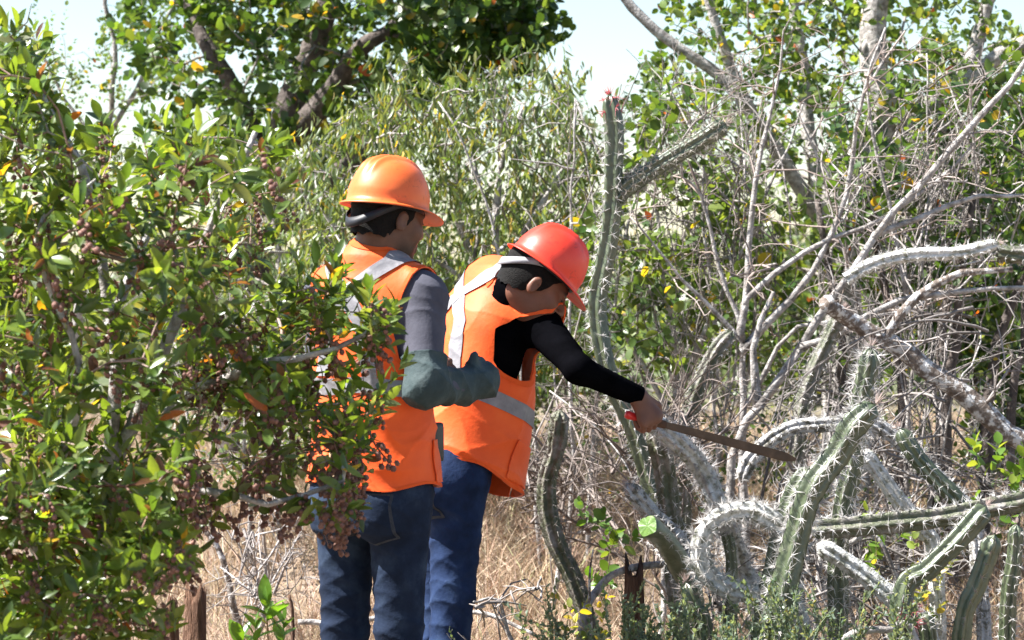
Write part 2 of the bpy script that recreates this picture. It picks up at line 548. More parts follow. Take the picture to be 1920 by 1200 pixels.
def leaves(root, pos, d, nrm, size, col, kind, mat, nparts=0, name='leaf', rest='foliage', shape_var=.15, seed=0):
    r = np.random.default_rng(seed + 5)
    V0, T0 = leaf_template(kind)
    d = unit(d); x = unit(np.cross(d, nrm)); z = np.cross(x, d)
    N = len(pos)
    wv = r.uniform(1 - shape_var, 1 + shape_var, N)
    keep = np.ones(N, bool)
    if nparts:
        px = 960 + pos[:, 0] / pos[:, 1] * F; py = HZ + (CZ - pos[:, 2]) / pos[:, 1] * F
        ins = (px > 0) & (px < 1920) & (py > 0) & (py < 1200)
        cell = (px // 16).astype(int) * 1000 + (py // 16).astype(int)
        order = np.argsort(pos[:, 1]); seen = set(); front = []
        for i in order:
            if ins[i] and cell[i] not in seen:
                seen.add(cell[i]); front.append(i)
        front = A(front, int)
        area = size[front] ** 2 / pos[front, 1] ** 2 * (.25 + np.abs(z[front, 1]))
        pick = front[np.argsort(-area)[:nparts]]
        keep[pick] = False
        pal = [col[i] for i in pick[::max(1, len(pick) // 14)]][:16]
        mes = [make_mesh(name, V0, T0, mat, True, c) for c in pal]
        palA = A(pal); L = A(root.location)
        for i in pick:
            me = mes[int(np.abs(palA - col[i]).sum(1).argmin())]
            o = bpy.data.objects.new(name, me); C.objects.link(o); o.parent = root
            mm = Matrix.Identity(4)
            for k in range(3):
                mm[k][0] = x[i, k] * size[i] * wv[i]; mm[k][1] = d[i, k] * size[i]; mm[k][2] = z[i, k] * size[i]
                mm[k][3] = pos[i, k] - L[k]
            o.matrix_basis = mm
    pos, d, x, z, size, col, wv = (a[keep] for a in (pos, d, x, z, size, col, wv))
    N = len(pos)
    if N == 0: return
    V = pos[:, None] + size[:, None, None] * (x[:, None] * (V0[None, :, :1] * wv[:, None, None]) + d[:, None] * V0[None, :, 1:2] + z[:, None] * V0[None, :, 2:3])
    m = len(V0)
    T = (T0[None] + (np.arange(N) * m)[:, None, None]).reshape(-1, 3)
    cc = np.repeat(col, m, 0)
    o = obj(rest, make_mesh(rest, V.reshape(-1, 3), T, mat, True, cc), root, kind='stuff')
    return o


def sprig_leaves(tip, tdir, n, length, size, r, up=.5, a0=75, a1=25, spread=.25, back=1.0):
    """leaves spiralling round each twig end; arrays of pos, dir, normal, size"""
    N = len(tip)
    ax = unit(tdir + A([0, 0, up]) + r.normal(0, spread, (N, 3)))
    u = unit(np.cross(ax, r.normal(0, 1, (N, 3)))); v = np.cross(ax, u)
    ph = r.uniform(0, 6.28, N)
    L = length * r.uniform(.7, 1.3, N)
    out = [[], [], [], []]
    for j in range(n):
        t = (j + .5) / n
        az = ph + 2.4 * j + r.normal(0, .25, N)
        a = np.radians(a0 + (a1 - a0) * t + r.normal(0, 12, N))[:, None]
        side = u * np.cos(az)[:, None] + v * np.sin(az)[:, None]
        dd = ax * np.cos(a) + side * np.sin(a) + r.normal(0, .12, (N, 3))
        nn = ax * np.sin(a) - side * np.cos(a) + r.normal(0, .18, (N, 3))
        out[0].append(tip + ax * (L * (t - .55 * back))[:, None] + side * .002)
        out[1].append(dd); out[2].append(nn)
        out[3].append(size * r.uniform(.5, 1.35, N) * (1 - .35 * abs(t - .45)))
    return np.vstack(out[0]), np.vstack(out[1]), np.vstack(out[2]), np.concatenate(out[3]), ax, L


def pick_cols(N, r, table, jit=.18):
    w = A([t[0] for t in table], float); w /= w.sum()
    c = A([t[1] for t in table], float)[r.choice(len(table), N, p=w)]
    return c * r.uniform(1 - jit, 1 + jit, (N, 1)) * r.uniform(1 - jit * .4, 1 + jit * .4, (N, 3))


def in_poly(px, py, poly):
    poly = A(poly, float); ins = np.zeros(len(px), bool); j = len(poly) - 1
    for i in range(len(poly)):
        c = ((poly[i, 1] > py) != (poly[j, 1] > py)) & (px < (poly[j, 0] - poly[i, 0]) * (py - poly[i, 1]) / (poly[j, 1] - poly[i, 1] + 1e-9) + poly[i, 0])
        ins ^= c; j = i
    return ins


def fill_poly(poly, n, Y0, Y1, r, dens=None, mind=0):
    """n points spread through a volume whose outline is given as seen from the path"""
    poly = A(poly, float); lo, hi = poly.min(0), poly.max(0)
    out = np.zeros((0, 3))
    while len(out) < n:
        px = r.uniform(lo[0], hi[0], n * 2); py = r.uniform(lo[1], hi[1], n * 2)
        k = in_poly(px, py, poly)
        if dens is not None: k &= r.random(len(px)) < dens(px, py)
        px, py = px[k], py[k]
        Y = r.uniform(Y0, Y1, len(px))
        out = np.vstack([out, np.stack([(px - 960) / F * Y, Y, CZ - (py - HZ) / F * Y], -1)])
    return out[:n]


def gnd(px, Y):
    x = (px - 960) / F * Y
    return A([x, Y, float(ground_h(x, Y))])


# ------------------------------------------------------------------ background trees
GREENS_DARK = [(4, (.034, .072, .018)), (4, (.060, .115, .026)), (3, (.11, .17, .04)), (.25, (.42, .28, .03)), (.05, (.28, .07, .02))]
GREENS_MID = [(3, (.052, .10, .024)), (4, (.09, .15, .036)), (4, (.15, .21, .05)), (.25, (.45, .33, .03)), (.06, (.38, .09, .02))]
OLIVE = [(4, (.10, .145, .055)), (4, (.14, .185, .080)), (2, (.065, .105, .035)), (1.0, (.19, .21, .07)), (.35, (.42, .30, .04)), (.3, (.20, .16, .11))]


def leafy_tree(name, label, cat, base, skeleton, attract, leaf_kind, leaf_size, nleaf, sprig, cols, bark, seed, group=None, nparts=0, up=.4, droop=0,
               a0=80, a1=30, hang=False, r_tip=.0022, limb_r=.014, twig_cols=((.14, .12, .105), (.30, .27, .25)), spurs=.05, step=.12, trunk='trunk', jit=.2, wob=.16, mat='leaf_far', shape_var=.15, max_limbs=14):
    r = np.random.default_rng(seed)
    root = thing(name, base, label, cat, group)
    t = grow_tree(skeleton, attract, seed, r_tip=r_tip, step=step, droop=droop, wob=wob)
    wood_parts(root, t, M[bark], limb_r=limb_r, seed=seed, twig_cols=twig_cols, spurs=spurs, trunk=trunk, max_limbs=max_limbs)
    if nleaf:
        p, d, nn, s, _, _ = sprig_leaves(t['P'][t['tips']], t['tdir'], nleaf, sprig, leaf_size, r, up, a0, a1)
        if hang:
            d = unit(d * .45 + A([0, 0, -1.0]) + r.normal(0, .25, d.shape)); nn = r.normal(0, 1, d.shape)
        leaves(root, p, d, nn, s, pick_cols(len(p), r, cols, jit), leaf_kind, M[mat], nparts, seed=seed, shape_var=shape_var)
    return root, t


def back_trees():
    r = np.random.default_rng(21)
    # broad-leaved tree behind the standing worker
    Y = 13.2
    b = gnd(430, Y)
    sk = [([b, W(470, 560, Y), W(500, 330, Y), W(545, 190, Y), W(590, 60, Y), W(640, -120, Y)], .13, .05),
          ([W(500, 330, Y), W(450, 180, Y), W(380, 60, Y), W(330, -60, Y + .3)], .06, .02),
          ([W(515, 290, Y), W(600, 200, Y - .1), W(660, 120, Y - .2), W(760, 20, Y - .2)], .07, .03),
          ([W(480, 460, Y), W(600, 340, Y - .3), W(700, 265, Y - .4), W(755, 190, Y - .4), W(800, 110, Y - .4), W(900, 50, Y - .5), W(1010, 20, Y - .5)], .07, .025)]
    poly = [(255, -260), (230, 60), (270, 160), (300, 330), (520, 380), (640, 300), (770, 220), (930, 130), (1030, 90), (1060, 10), (1000, -120), (900, -260)]
    at = fill_poly(poly, 620, 12.0, 14.6, r)
    poly2 = [(770, -120), (760, 60), (830, 140), (960, 125), (1030, 80), (1010, -120)]
    at = np.vstack([at, fill_poly(poly2, 230, 12.2, 13.4, r)])
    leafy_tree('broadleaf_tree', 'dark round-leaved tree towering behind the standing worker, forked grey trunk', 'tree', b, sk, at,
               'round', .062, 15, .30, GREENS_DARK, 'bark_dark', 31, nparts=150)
    # wispy tree at the upper left
    Y = 14.5
    b = gnd(120, Y)
    sk = [([b, W(150, 560, Y), W(200, 330, Y), W(215, 160, Y), W(200, -40, Y)], .035, .012),
          ([W(200, 300, Y), W(130, 180, Y), W(60, 60, Y)], .015, .006),
          ([W(205, 250, Y), W(280, 130, Y), W(330, -30, Y)], .018, .008)]
    at = fill_poly([(-60, 60), (60, 20), (150, 90), (260, -40), (360, -60), (350, 330), (120, 420), (-40, 300), (60, 200)], 190, 14, 15.2, r)
    leafy_tree('wispy_tree', 'thin wispy tree with tiny sparse leaves against the white sky', 'tree', b, sk, at,
               'round', .030, 14, .34, GREENS_MID, 'bark_grey', 32, nparts=0, limb_r=.01, droop=.1)
    # olive shrub with hanging narrow leaves
    Y = 11.0
    b = gnd(820, Y)
    sk = [([b, W(800, 700, Y), W(760, 480, Y), W(700, 280, Y)], .035, .01),
          ([gnd(880, Y + .2), W(890, 640, Y), W(930, 420, Y), W(980, 210, Y)], .035, .01),
          ([W(905, 560, Y), W(1010, 400, Y), W(1090, 260, Y)], .02, .008),
          ([W(790, 640, Y), W(660, 470, Y), W(590, 330, Y)], .022, .008),
          ([W(890, 640, Y), W(960, 520, Y), W(1100, 430, Y)], .018, .007)]
    poly = [(540, 300), (600, 230), (700, 180), (740, 100), (830, 150), (930, 110), (1010, 90), (1090, 170), (1130, 260), (1130, 420), (1110, 600), (1080, 720), (900, 760), (700, 720), (560, 620)]
    at = fill_poly(poly, 860, 10.2, 12.0, r)
    leafy_tree('olive_shrub', 'tall olive-green shrub with hanging narrow leaves behind both workers', 'shrub', b, sk, at,
               'narrow', .056, 13, .34, OLIVE, 'bark_grey', 33, nparts=200, hang=True, limb_r=.01, trunk='stem', spurs=.12, droop=.12,
               twig_cols=((.16, .14, .13), (.34, .31, .29)))
    Y = 14.2
    b = gnd(900, Y)
    sk = [([b, W(890, 560, Y), W(860, 380, Y), W(840, 200, Y)], .05, .015), ([W(890, 580, Y), W(990, 420, Y), W(1060, 230, Y)], .03, .01), ([W(890, 560, Y), W(760, 420, Y), W(700, 280, Y)], .03, .01)]
    at = fill_poly([(600, 240), (760, 170), (900, 130), (1010, 140), (1130, 190), (1190, 330), (1180, 520), (1000, 620), (700, 600), (560, 460)], 420, 13.4, 15, r)
    leafy_tree('thorn_tree', 'fine-leaved hazy green tree far behind the two hard hats', 'tree', b, sk, at,
               'round', .034, 13, .32, OLIVE + GREENS_MID[:2], 'bark_grey', 39, limb_r=.012, spurs=.2)
    # second olive shrub, left of the standing worker and further
    Y = 12.0
    b = gnd(520, Y)
    sk = [([b, W(530, 640, Y), W(520, 420, Y), W(480, 260, Y)], .03, .01),
          ([W(530, 620, Y), W(600, 470, Y), W(640, 380, Y)], .02, .008)]
    at = fill_poly([(380, 330), (480, 250), (620, 330), (680, 480), (660, 720), (560, 840), (420, 820), (360, 600)], 330, 11.4, 12.6, r)
    leafy_tree('olive_shrub', 'grey-green shrub seen through gaps between berry bush and standing worker', 'shrub', b, sk, at,
               'narrow', .052, 12, .30, OLIVE, 'bark_grey', 34, hang=True, limb_r=.01, trunk='stem', spurs=.12, droop=.1)
    # big right-hand tree
    Y = 12.0
    b = gnd(1590, Y)
    sk = [([b, W(1585, 700, Y), W(1575, 560, Y), W(1565, 450, Y), W(1590, 360, Y), W(1650, 230, Y), W(1640, 60, Y), W(1660, -150, Y)], .13, .05),
          ([W(1570, 470, Y), W(1500, 350, Y - .2), W(1430, 250, Y - .3), W(1370, 170, Y - .3), W(1270, 90, Y - .3), W(1180, 20, Y - .3), W(1110, -60, Y - .3)], .042, .02),
          ([W(1430, 250, Y - .3), W(1370, 130, Y - .4), W(1330, 20, Y - .4), W(1310, -80, Y - .4)], .028, .016),
          ([W(1590, 380, Y), W(1700, 240, Y + .2), W(1800, 150, Y + .2), W(1850, 0, Y + .2), W(1880, -120, Y + .2)], .06, .025),
          ([W(1585, 400, Y), W(1720, 300, Y + .1), W(1830, 150, Y), W(1930, 80, Y), W(2050, 30, Y)], .06, .03),
          ([W(1570, 440, Y), W(1520, 300, Y + .2), W(1500, 130, Y + .3), W(1480, -60, Y + .3)], .045, .02)]
    poly = [(1260, -200), (1230, 120), (1190, 170), (1170, 250), (1250, 330), (1300, 480), (1330, 640), (1480, 700), (1620, 560), (1760, 640), (1960, 660), (2060, 400), (1960, 150), (1960, 60), (1880, 60), (1860, -200)]
    at = fill_poly(poly, 1000, 11.2, 13.6, r)
    leafy_tree('broadleaf_tree', 'round-leaved green tree with pale forking limbs filling the upper right', 'tree', b, sk, at,
               'round', .047, 12, .27, GREENS_MID, 'bark_grey', 35, nparts=300, limb_r=.016, spurs=.08)
    # dense low tree at the right edge
    Y = 12.6
    b = gnd(1850, Y)
    sk = [([b, W(1840, 800, Y), W(1830, 600, Y), W(1870, 420, Y)], .07, .03), ([W(1835, 700, Y), W(1740, 520, Y), W(1700, 400, Y)], .04, .015),
          ([b, W(1760, 850, Y), W(1740, 700, Y)], .05, .02)]
    at = fill_poly([(1640, 260), (1980, 240), (2050, 640), (2000, 980), (1850, 900), (1820, 700), (1660, 640), (1620, 420)], 520, 12.0, 13.4, r)
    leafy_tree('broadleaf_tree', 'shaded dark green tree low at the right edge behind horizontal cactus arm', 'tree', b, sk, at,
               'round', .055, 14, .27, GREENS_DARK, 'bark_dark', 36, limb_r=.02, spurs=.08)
    Y = 10.0
    b = gnd(1770, Y)
    sk = [([gnd(px, Y + dy), W(px + a, 960, Y + dy), W(px + a * 1.6, 760, Y + dy), W(px + c, 580, Y + dy), W(px + c * 2.2, 380, Y + dy)], rr, rr * .4)
          for px, dy, a, c, rr in ((1700, 0, -8, -40, .030), (1745, .2, 14, 30, .036), (1790, -.1, -10, 10, .030), (1835, .15, 12, 60, .034), (1600, .2, -6, -30, .030), (1890, 0, 8, 30, .026))]
    at = fill_poly([(1560, 150), (1960, 120), (1990, 560), (1560, 520)], 150, 9.6, 10.8, r)
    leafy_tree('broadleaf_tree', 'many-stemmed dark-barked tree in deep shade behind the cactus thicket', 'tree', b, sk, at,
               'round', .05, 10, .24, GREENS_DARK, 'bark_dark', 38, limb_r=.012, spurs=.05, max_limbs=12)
    # sparse leafy shrub between the tall cactus and the bare shrub
    Y = 10.2
    b = gnd(1290, Y)
    sk = [([b, W(1270, 760, Y), W(1250, 560, Y), W(1230, 380, Y)], .02, .007), ([W(1268, 740, Y), W(1360, 560, Y), W(1420, 400, Y)], .018, .006),
          ([W(1270, 800, Y), W(1170, 640, Y), W(1120, 520, Y)], .014, .006)]
    at = fill_poly([(1090, 420), (1190, 330), (1200, 180), (1330, 160), (1340, 330), (1480, 400), (1480, 640), (1330, 700), (1120, 700)], 210, 9.8, 10.8, r)
    leafy_tree('leafy_shrub', 'thin shrub with scattered bright round leaves right of the tall cactus', 'shrub', b, sk, at,
               'round', .05, 7, .2, GREENS_MID, 'bark_grey', 37, nparts=120, limb_r=.008, trunk='stem', spurs=.1)


back_trees()


def scrub_belt():
    """far scrub that reads as one mass"""
    r = np.random.default_rng(44)
    p, d, nn, s, c = [], [], [], [], []
    mb = MB()
    for k in range(64):
        Y = r.uniform(17, 40); x = r.uniform(-.26, .26) * Y; h = r.uniform(.7, 1.7) if Y < 30 else r.uniform(1.2, 2.4)
        z0 = float(ground_h(x, Y)); w = r.uniform(.6, 1.4)
        n = int(420 * (1 if Y < 26 else .8))
        q = r.normal(0, 1, (n, 3)); q = unit(q) * (r.random((n, 1)) ** .33)
        pos = A([x, Y, z0 + h * .52]) + q * A([w, w * .7, h * .52]) * (1 + .25 * vnoise(q * 3 + k, 2)[:, None])
        p.append(pos); d.append(r.normal(0, 1, (n, 3))); nn.append(r.normal(0, 1, (n, 3))); s.append(r.uniform(.07, .14, n))
        tab = [OLIVE, GREENS_MID, OLIVE][k % 3]
        c.append(pick_cols(n, r, tab))
        for j in range(14):
            e = A([x, Y, z0]) + r.normal(0, 1, 3) * A([w * .6, w * .4, 0]) + A([0, 0, h * r.uniform(.5, 1.0)])
            m_ = (A([x, Y, z0]) + e) / 2 + r.normal(0, .12, 3)
            mb.tube(A([A([x, Y, z0]), m_, e]), [.016, .01, .004], 3, (.26, .23, .21), cap=False)
    root = bpy.data.objects.new('distant_scrub', mb.mesh('distant_scrub', M['twig'])); C.objects.link(root)
    tag(root, 'far pale green scrub along the horizon behind the trees', 'scrub', kind='stuff')
    leaves(root, np.vstack(p), np.vstack(d), np.vstack(nn), np.concatenate(s), np.vstack(c), 'round', M['leaf_far'])


scrub_belt()


def bare_wood():
    r = np.random.default_rng(55)
    tan = ((.17, .13, .11), (.37, .31, .28))
    grey = ((.15, .13, .12), (.38, .345, .325))
    # leafless brown shrub fanning up in the right half
    Y = 9.6
    b = gnd(1395, Y)
    B = W(1390, 700, Y)
    sk = [([b, W(1400, 880, Y), B, W(1385, 590, Y), W(1330, 430, Y), W(1290, 300, Y)], .022, .005),
          ([W(1388, 620, Y), W(1405, 520, Y), W(1400, 380, Y), W(1440, 230, Y), W(1475, 60, Y)], .017, .004),
          ([W(1390, 660, Y), W(1480, 560, Y), W(1560, 440, Y), W(1600, 300, Y), W(1630, 190, Y - .1), W(1660, 60, Y - .1)], .018, .004),
          ([W(1400, 560, Y), W(1500, 470, Y), W(1620, 430, Y), W(1760, 340, Y), W(1880, 230, Y)], .013, .004),
          ([W(1392, 640, Y), W(1320, 560, Y), W(1250, 480, Y), W(1200, 420, Y)], .010, .003),
          ([W(1700, 560, Y), W(1680, 440, Y), W(1650, 300, Y), W(1636, 170, Y), W(1700, 60, Y)], .010, .004),
          ([W(1400, 760, Y), W(1500, 620, Y - .1), W(1640, 590, Y - .1), W(1780, 600, Y - .1)], .012, .004)]
    at = fill_poly([(1270, 140), (1480, 20), (1700, 40), (1900, 160), (1960, 330), (1940, 560), (1700, 640), (1450, 640), (1300, 600), (1180, 420)], 300, 9.2, 10.1, r)
    root = thing('bare_shrub', b, 'leafless brown shrub fanning thin twigs up across the right half', 'shrub')
    t = grow_tree(sk, at, 61, r_tip=.0021, step=.1, wob=.13)
    wood_parts(root, t, M['bark_grey'], limb_r=.007, max_limbs=12, trunk='stem', twig_cols=tan, spurs=.55, seed=61, spur_len=.06)
    # thick tan leaning limbs
    Y = 9.3
    b = gnd(1370, Y)
    sk = [([b, W(1380, 860, Y), W(1420, 760, Y), W(1500, 650, Y), W(1560, 560, Y), W(1640, 440, Y), W(1760, 300, Y), W(1860, 200, Y), W(1960, 60, Y)], .021, .010),
          ([W(1500, 650, Y), W(1590, 630, Y), W(1680, 560, Y), W(1760, 545, Y), W(1930, 530, Y)], .016, .009),
          ([W(1420, 760, Y), W(1400, 660, Y), W(1440, 560, Y)], .02, .008),
          ([W(1640, 440, Y), W(1720, 400, Y), W(1830, 360, Y), W(1940, 360, Y)], .014, .006)]
    at = fill_poly([(1500, 420), (1760, 240), (1940, 100), (1960, 600), (1600, 680)], 60, 9.0, 9.7, r)
    root = thing('leaning_tree', b, 'bare tan-barked tree leaning to the right above the cactus thicket', 'tree')
    t = grow_tree(sk, at, 62, r_tip=.0024, step=.1, wob=.12)
    wood_parts(root, t, M['bark_grey'], limb_r=.009, max_limbs=8, twig_cols=grey, spurs=.3, seed=62)
    # lichen-spotted leaning limb
    Y = 8.9
    sk = [([gnd(2080, Y), W(2000, 900, Y), W(1900, 805, Y), W(1800, 725, Y), W(1700, 655, Y), W(1590, 600, Y), W(1540, 560, Y - .1)], .05, .028),
          ([W(1660, 635, Y), W(1720, 560, Y), W(1800, 520, Y), W(1900, 500, Y)], .022, .01)]
    root = thing('fallen_branch', gnd(2080, Y), 'thick white-spotted dead branch sloping down to the right edge', 'branch')
    t = grow_tree(sk, fill_poly([(1560, 560), (1920, 560), (1930, 760), (1700, 720)], 26, 8.6, 9.2, r), 63, r_tip=.0024, step=.09)
    wood_parts(root, t, M['bark_lichen'], limb_r=.016, max_limbs=3, trunk='limb', twig_cols=grey, spurs=.3, seed=63)
    for lab, poly, Yc, bx, n, seed in [
            ('fine grey twigs crossing right of the tall cactus, leafless', [(1150, 130), (1330, 60), (1480, 200), (1480, 620), (1250, 680), (1170, 520)], 10.3, 1340, 170, 71),
            ('fine grey leafless twigs tangled at the upper right', [(1540, 120), (1930, 60), (1960, 620), (1620, 660), (1520, 420)], 10.0, 1700, 200, 72),
            ('thin grey twigs rising above the red hard hat', [(900, 200), (1100, 150), (1180, 300), (1150, 620), (960, 560)], 10.1, 1060, 34, 73)]:
        b = gnd(bx, Yc); c = A(poly).mean(0)
        sk = [([gnd(bx + dx, Yc + dy), W(bx + dx * 1.5, 760, Yc + dy), W(c[0] + dx * 3, c[1] + 60, Yc + dy), W(c[0] + dx * 5, c[1] - 180, Yc + dy)], .011, .004) for dx, dy in ((-45, .1), (5, -.2), (40, .15))]
        root = thing('bare_shrub', b, lab, 'shrub')
        t = grow_tree(sk, fill_poly(poly, 14, Yc - .5, Yc + .5, r), seed, r_tip=.003, step=.1, wob=.10, e=2.5)
        wood_parts(root, t, M['bark_grey'], limb_r=.005, max_limbs=8, trunk='stem', twig_cols=grey, seed=seed, twig_name='branches')
        pick = t['P'][t['P'][:, 2] > b[2] + .35]
        spray(root, pick[::3], fill_poly(poly, n // 2, Yc - .5, Yc + .5, r), seed, .0045, .0015, grey, 3)
    # thickets of dead twigs
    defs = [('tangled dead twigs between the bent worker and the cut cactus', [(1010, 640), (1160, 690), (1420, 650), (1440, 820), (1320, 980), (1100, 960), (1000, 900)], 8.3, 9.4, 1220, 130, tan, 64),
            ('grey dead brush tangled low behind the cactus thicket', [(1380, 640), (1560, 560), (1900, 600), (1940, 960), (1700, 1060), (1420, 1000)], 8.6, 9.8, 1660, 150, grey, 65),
            ('dead pale twigs on the dry grass beside the stump', [(350, 1000), (420, 950), (590, 900), (600, 1010), (520, 1120), (640, 1180), (380, 1180)], 8.4, 9.4, 430, 46, grey, 66),
            ('thin dead twigs at the feet of the bent worker', [(880, 1090), (1010, 1050), (1040, 1180), (860, 1200)], 7.2, 7.7, 930, 12, grey, 67),
            ('fine dead twigs along the ground in front of the cactus ring', [(1290, 1010), (1560, 900), (1800, 1000), (1900, 1190), (1560, 1180), (1300, 1150)], 7.9, 8.7, 1600, 80, grey, 68),
            ('dead brown brush behind the bent worker at hip height', [(900, 820), (1040, 700), (1180, 860), (1180, 1040), (1000, 1000), (900, 960)], 9.0, 10.0, 1030, 70, tan, 69)]
    for lab, poly, y0, y1, bx, n, cols, seed in defs:
        Y = (y0 + y1) / 2
        b = gnd(bx, Y)
        cx = A(poly).mean(0)
        sk = [([b, (b + W(cx[0], cx[1], Y)) / 2 + A([.05, 0, 0]), W(cx[0], cx[1], Y)], .014, .006)]
        root = thing('dead_shrub', b, lab, 'shrub')
        t = grow_tree(sk, fill_poly(poly, 6, y0, y1, r), seed, r_tip=.003, step=.08, wob=.11, e=2.6)
        wood_parts(root, t, M['bark_grey'], limb_r=.004, max_limbs=6, trunk='stem', twig_cols=cols, seed=seed, twig_name='branches')
        hubs = t['P'][t['P'][:, 2] > b[2] + (.02 if n < 60 else .12)]
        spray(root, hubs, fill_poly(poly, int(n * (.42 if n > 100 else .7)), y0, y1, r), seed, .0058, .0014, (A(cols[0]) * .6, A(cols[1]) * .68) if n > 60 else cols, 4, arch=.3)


bare_wood()


def brush():
    r = np.random.default_rng(58)
    for lab, poly, Yc, bx, n, seed, ls, nl in [
            ('grey-green thorn brush behind the machete and twigs', [(1060, 620), (1180, 540), (1420, 560), (1500, 700), (1480, 960), (1200, 960), (1040, 880)], 10.8, 1280, 230, 201, .028, 6),
            ('dull green thorn brush under the leaning tan tree', [(1440, 660), (1600, 600), (1740, 660), (1780, 900), (1700, 1010), (1460, 980)], 10.6, 1600, 200, 202, .028, 4),
            ('shaded thorn brush at the right edge under the dark tree', [(1700, 680), (1960, 640), (2000, 1020), (1760, 1040)], 10.4, 1840, 150, 203, .034, 4),
            ('grey thorn brush seen through the berry bush', [(300, 600), (420, 520), (600, 560), (620, 860), (480, 930), (320, 900)], 10.6, 470, 230, 204, .030, 8),
            ('pale dry brush between the two workers and the tall cactus', [(900, 600), (1120, 560), (1150, 760), (1060, 900), (920, 900)], 11.4, 1020, 150, 205, .030, 8)]:
        b = gnd(bx, Yc); c = A(poly).mean(0)
        sk = [([gnd(bx + dx, Yc + dy), W(c[0] + dx * 1.4, c[1] + 120, Yc + dy), W(c[0] + dx * 2.2, c[1] - 40, Yc + dy)], .014, .005) for dx, dy in ((-60, .1), (0, -.15), (55, .2))]
        at = fill_poly(poly, n, Yc - .6, Yc + .6, r)
        leafy_tree('thorn_brush', lab, 'shrub', b, sk, at, 'round', ls, nl, .22, OLIVE + GREENS_MID[:2], 'bark_grey', seed, limb_r=.010, trunk='stem', spurs=.5,
                   twig_cols=((.20, .175, .16), (.48, .44, .41)), r_tip=.0022, wob=.12, max_limbs=3)


brush()


# ------------------------------------------------------------------ dry grass and low plants
def dry_grass():
    r = np.random.default_rng(71)
    N = 80000
    Y = r.uniform(8.2, 17, N) ** 1.0; x = r.uniform(-.27, .27, N) * Y
    # grass grows in tufts
    keep = (vnoise(np.stack([x * 2.2, Y * 1.2, x * 0], -1), 4) + r.normal(0, .45, N)) > -.25
    x, Y = x[keep], Y[keep]; N = len(x)
    z = ground_h(x, Y)
    tuft = .55 + .45 * vnoise(np.stack([x * 1.6, Y * .9, x * 0 + 7], -1), 9)
    L = r.uniform(.12, .36, N) * (.65 + .7 * tuft)
    az = r.uniform(0, 6.28, N); lean = r.uniform(.15, 1.0, N)
    d = np.stack([np.cos(az) * lean, np.sin(az) * lean, np.ones(N)], -1); d = unit(d)
    curl = np.stack([np.cos(az), np.sin(az), -.5 + 0 * az], -1) * r.uniform(.1, .7, N)[:, None]
    p0 = np.stack([x, Y, z - .01], -1)
    p1 = p0 + d * (L * .5)[:, None]; p2 = p0 + d * (L * .9)[:, None] + curl * (L * .4)[:, None]
    wdir = unit(np.cross(d, r.normal(0, 1, (N, 3)))) * (r.uniform(.0012, .0026, N) * Y / 9)[:, None]
    V = np.stack([p0 - wdir, p0 + wdir, p1 - wdir * .8, p1 + wdir * .8, p2], 1).reshape(-1, 3)
    k = (np.arange(N) * 5)[:, None]
    Q = k + A([[0, 1, 3, 2]]); T = k + A([[2, 3, 4]])
    c = pick_cols(N, r, [(5, (.44, .33, .23)), (4, (.34, .235, .155)), (2, (.58, .47, .35)), (.9, (.24, .14, .085)), (.35, (.42, .38, .20))], .2)
    o = obj('dry_grass', make_mesh('dry_grass', V, [Q, T], M['grass'], False, np.repeat(c, 5, 0)))
    tag(o, 'dry tan grass covering the ground behind the workers', 'grass', kind='stuff')


dry_grass()


def jointed_shrub(px, top, Y, h, nst, seed, label, spread=.16):
    """low plant of upright grey-green stems clothed in tiny leaves"""
    r = np.random.default_rng(seed)
    b = gnd(px, Y); zt = CZ - (top - HZ) / F * Y
    root = thing('saltbush', b, label, 'shrub', 'grey-green saltbush along the front of the cacti')
    mb = MB(); P, D, N_, S = [], [], [], []
    H = zt - b[2]
    for i in range(nst):
        tip = A([b[0] + r.normal(0, spread), b[1] + r.normal(0, spread * .7), b[2] + H * r.uniform(.55, 1.05)])
        st = b + r.normal(0, .025, 3) * A([1, 1, 0])
        mid = (st * .55 + tip * .45) + r.normal(0, .03, 3)
        pth = smooth_path([st, mid, tip], .03)
        mb.tube(pth, np.linspace(.0034, .0013, len(pth)), 3, (.22, .21, .15), cap=False)
        axes = [pth]
        for q in range(7):
            i0 = r.integers(len(pth) // 3, len(pth) - 1); dd = unit(unit(pth[-1] - pth[i0]) + r.normal(0, .45, 3) + A([0, 0, .3]))
            L = r.uniform(.05, .13)
            sp = A([pth[i0] + dd * L * t for t in np.linspace(0, 1, 5)])
            mb.tube(sp, np.linspace(.0018, .001, 5), 3, (.17, .20, .12), cap=False); axes.append(sp)
        for a in axes:
            n = max(10, int(np.linalg.norm(a[-1] - a[0]) / .0045))
            t = r.uniform(.25 if a is pth else .05, 1, n) * (len(a) - 1); i0 = np.minimum(t.astype(int), len(a) - 2); f = (t - i0)[:, None]
            P.append(a[i0] * (1 - f) + a[i0 + 1] * f)
            ax = unit(a[i0 + 1] - a[i0]); D.append(ax * .9 + r.normal(0, .6, (n, 3))); N_.append(r.normal(0, 1, (n, 3))); S.append(r.uniform(.010, .018, n))
    obj('stems', mb.mesh('stems', M['twig']), root, kind='stuff')
    P = np.vstack(P)
    leaves(root, P, np.vstack(D), np.vstack(N_), np.concatenate(S), pick_cols(len(P), r, [(4, (.15, .20, .155)), (3, (.20, .25, .195)), (2, (.10, .15, .10)), (.3, (.30, .28, .15))]), 'tiny', M['leaf_far'], seed=seed)


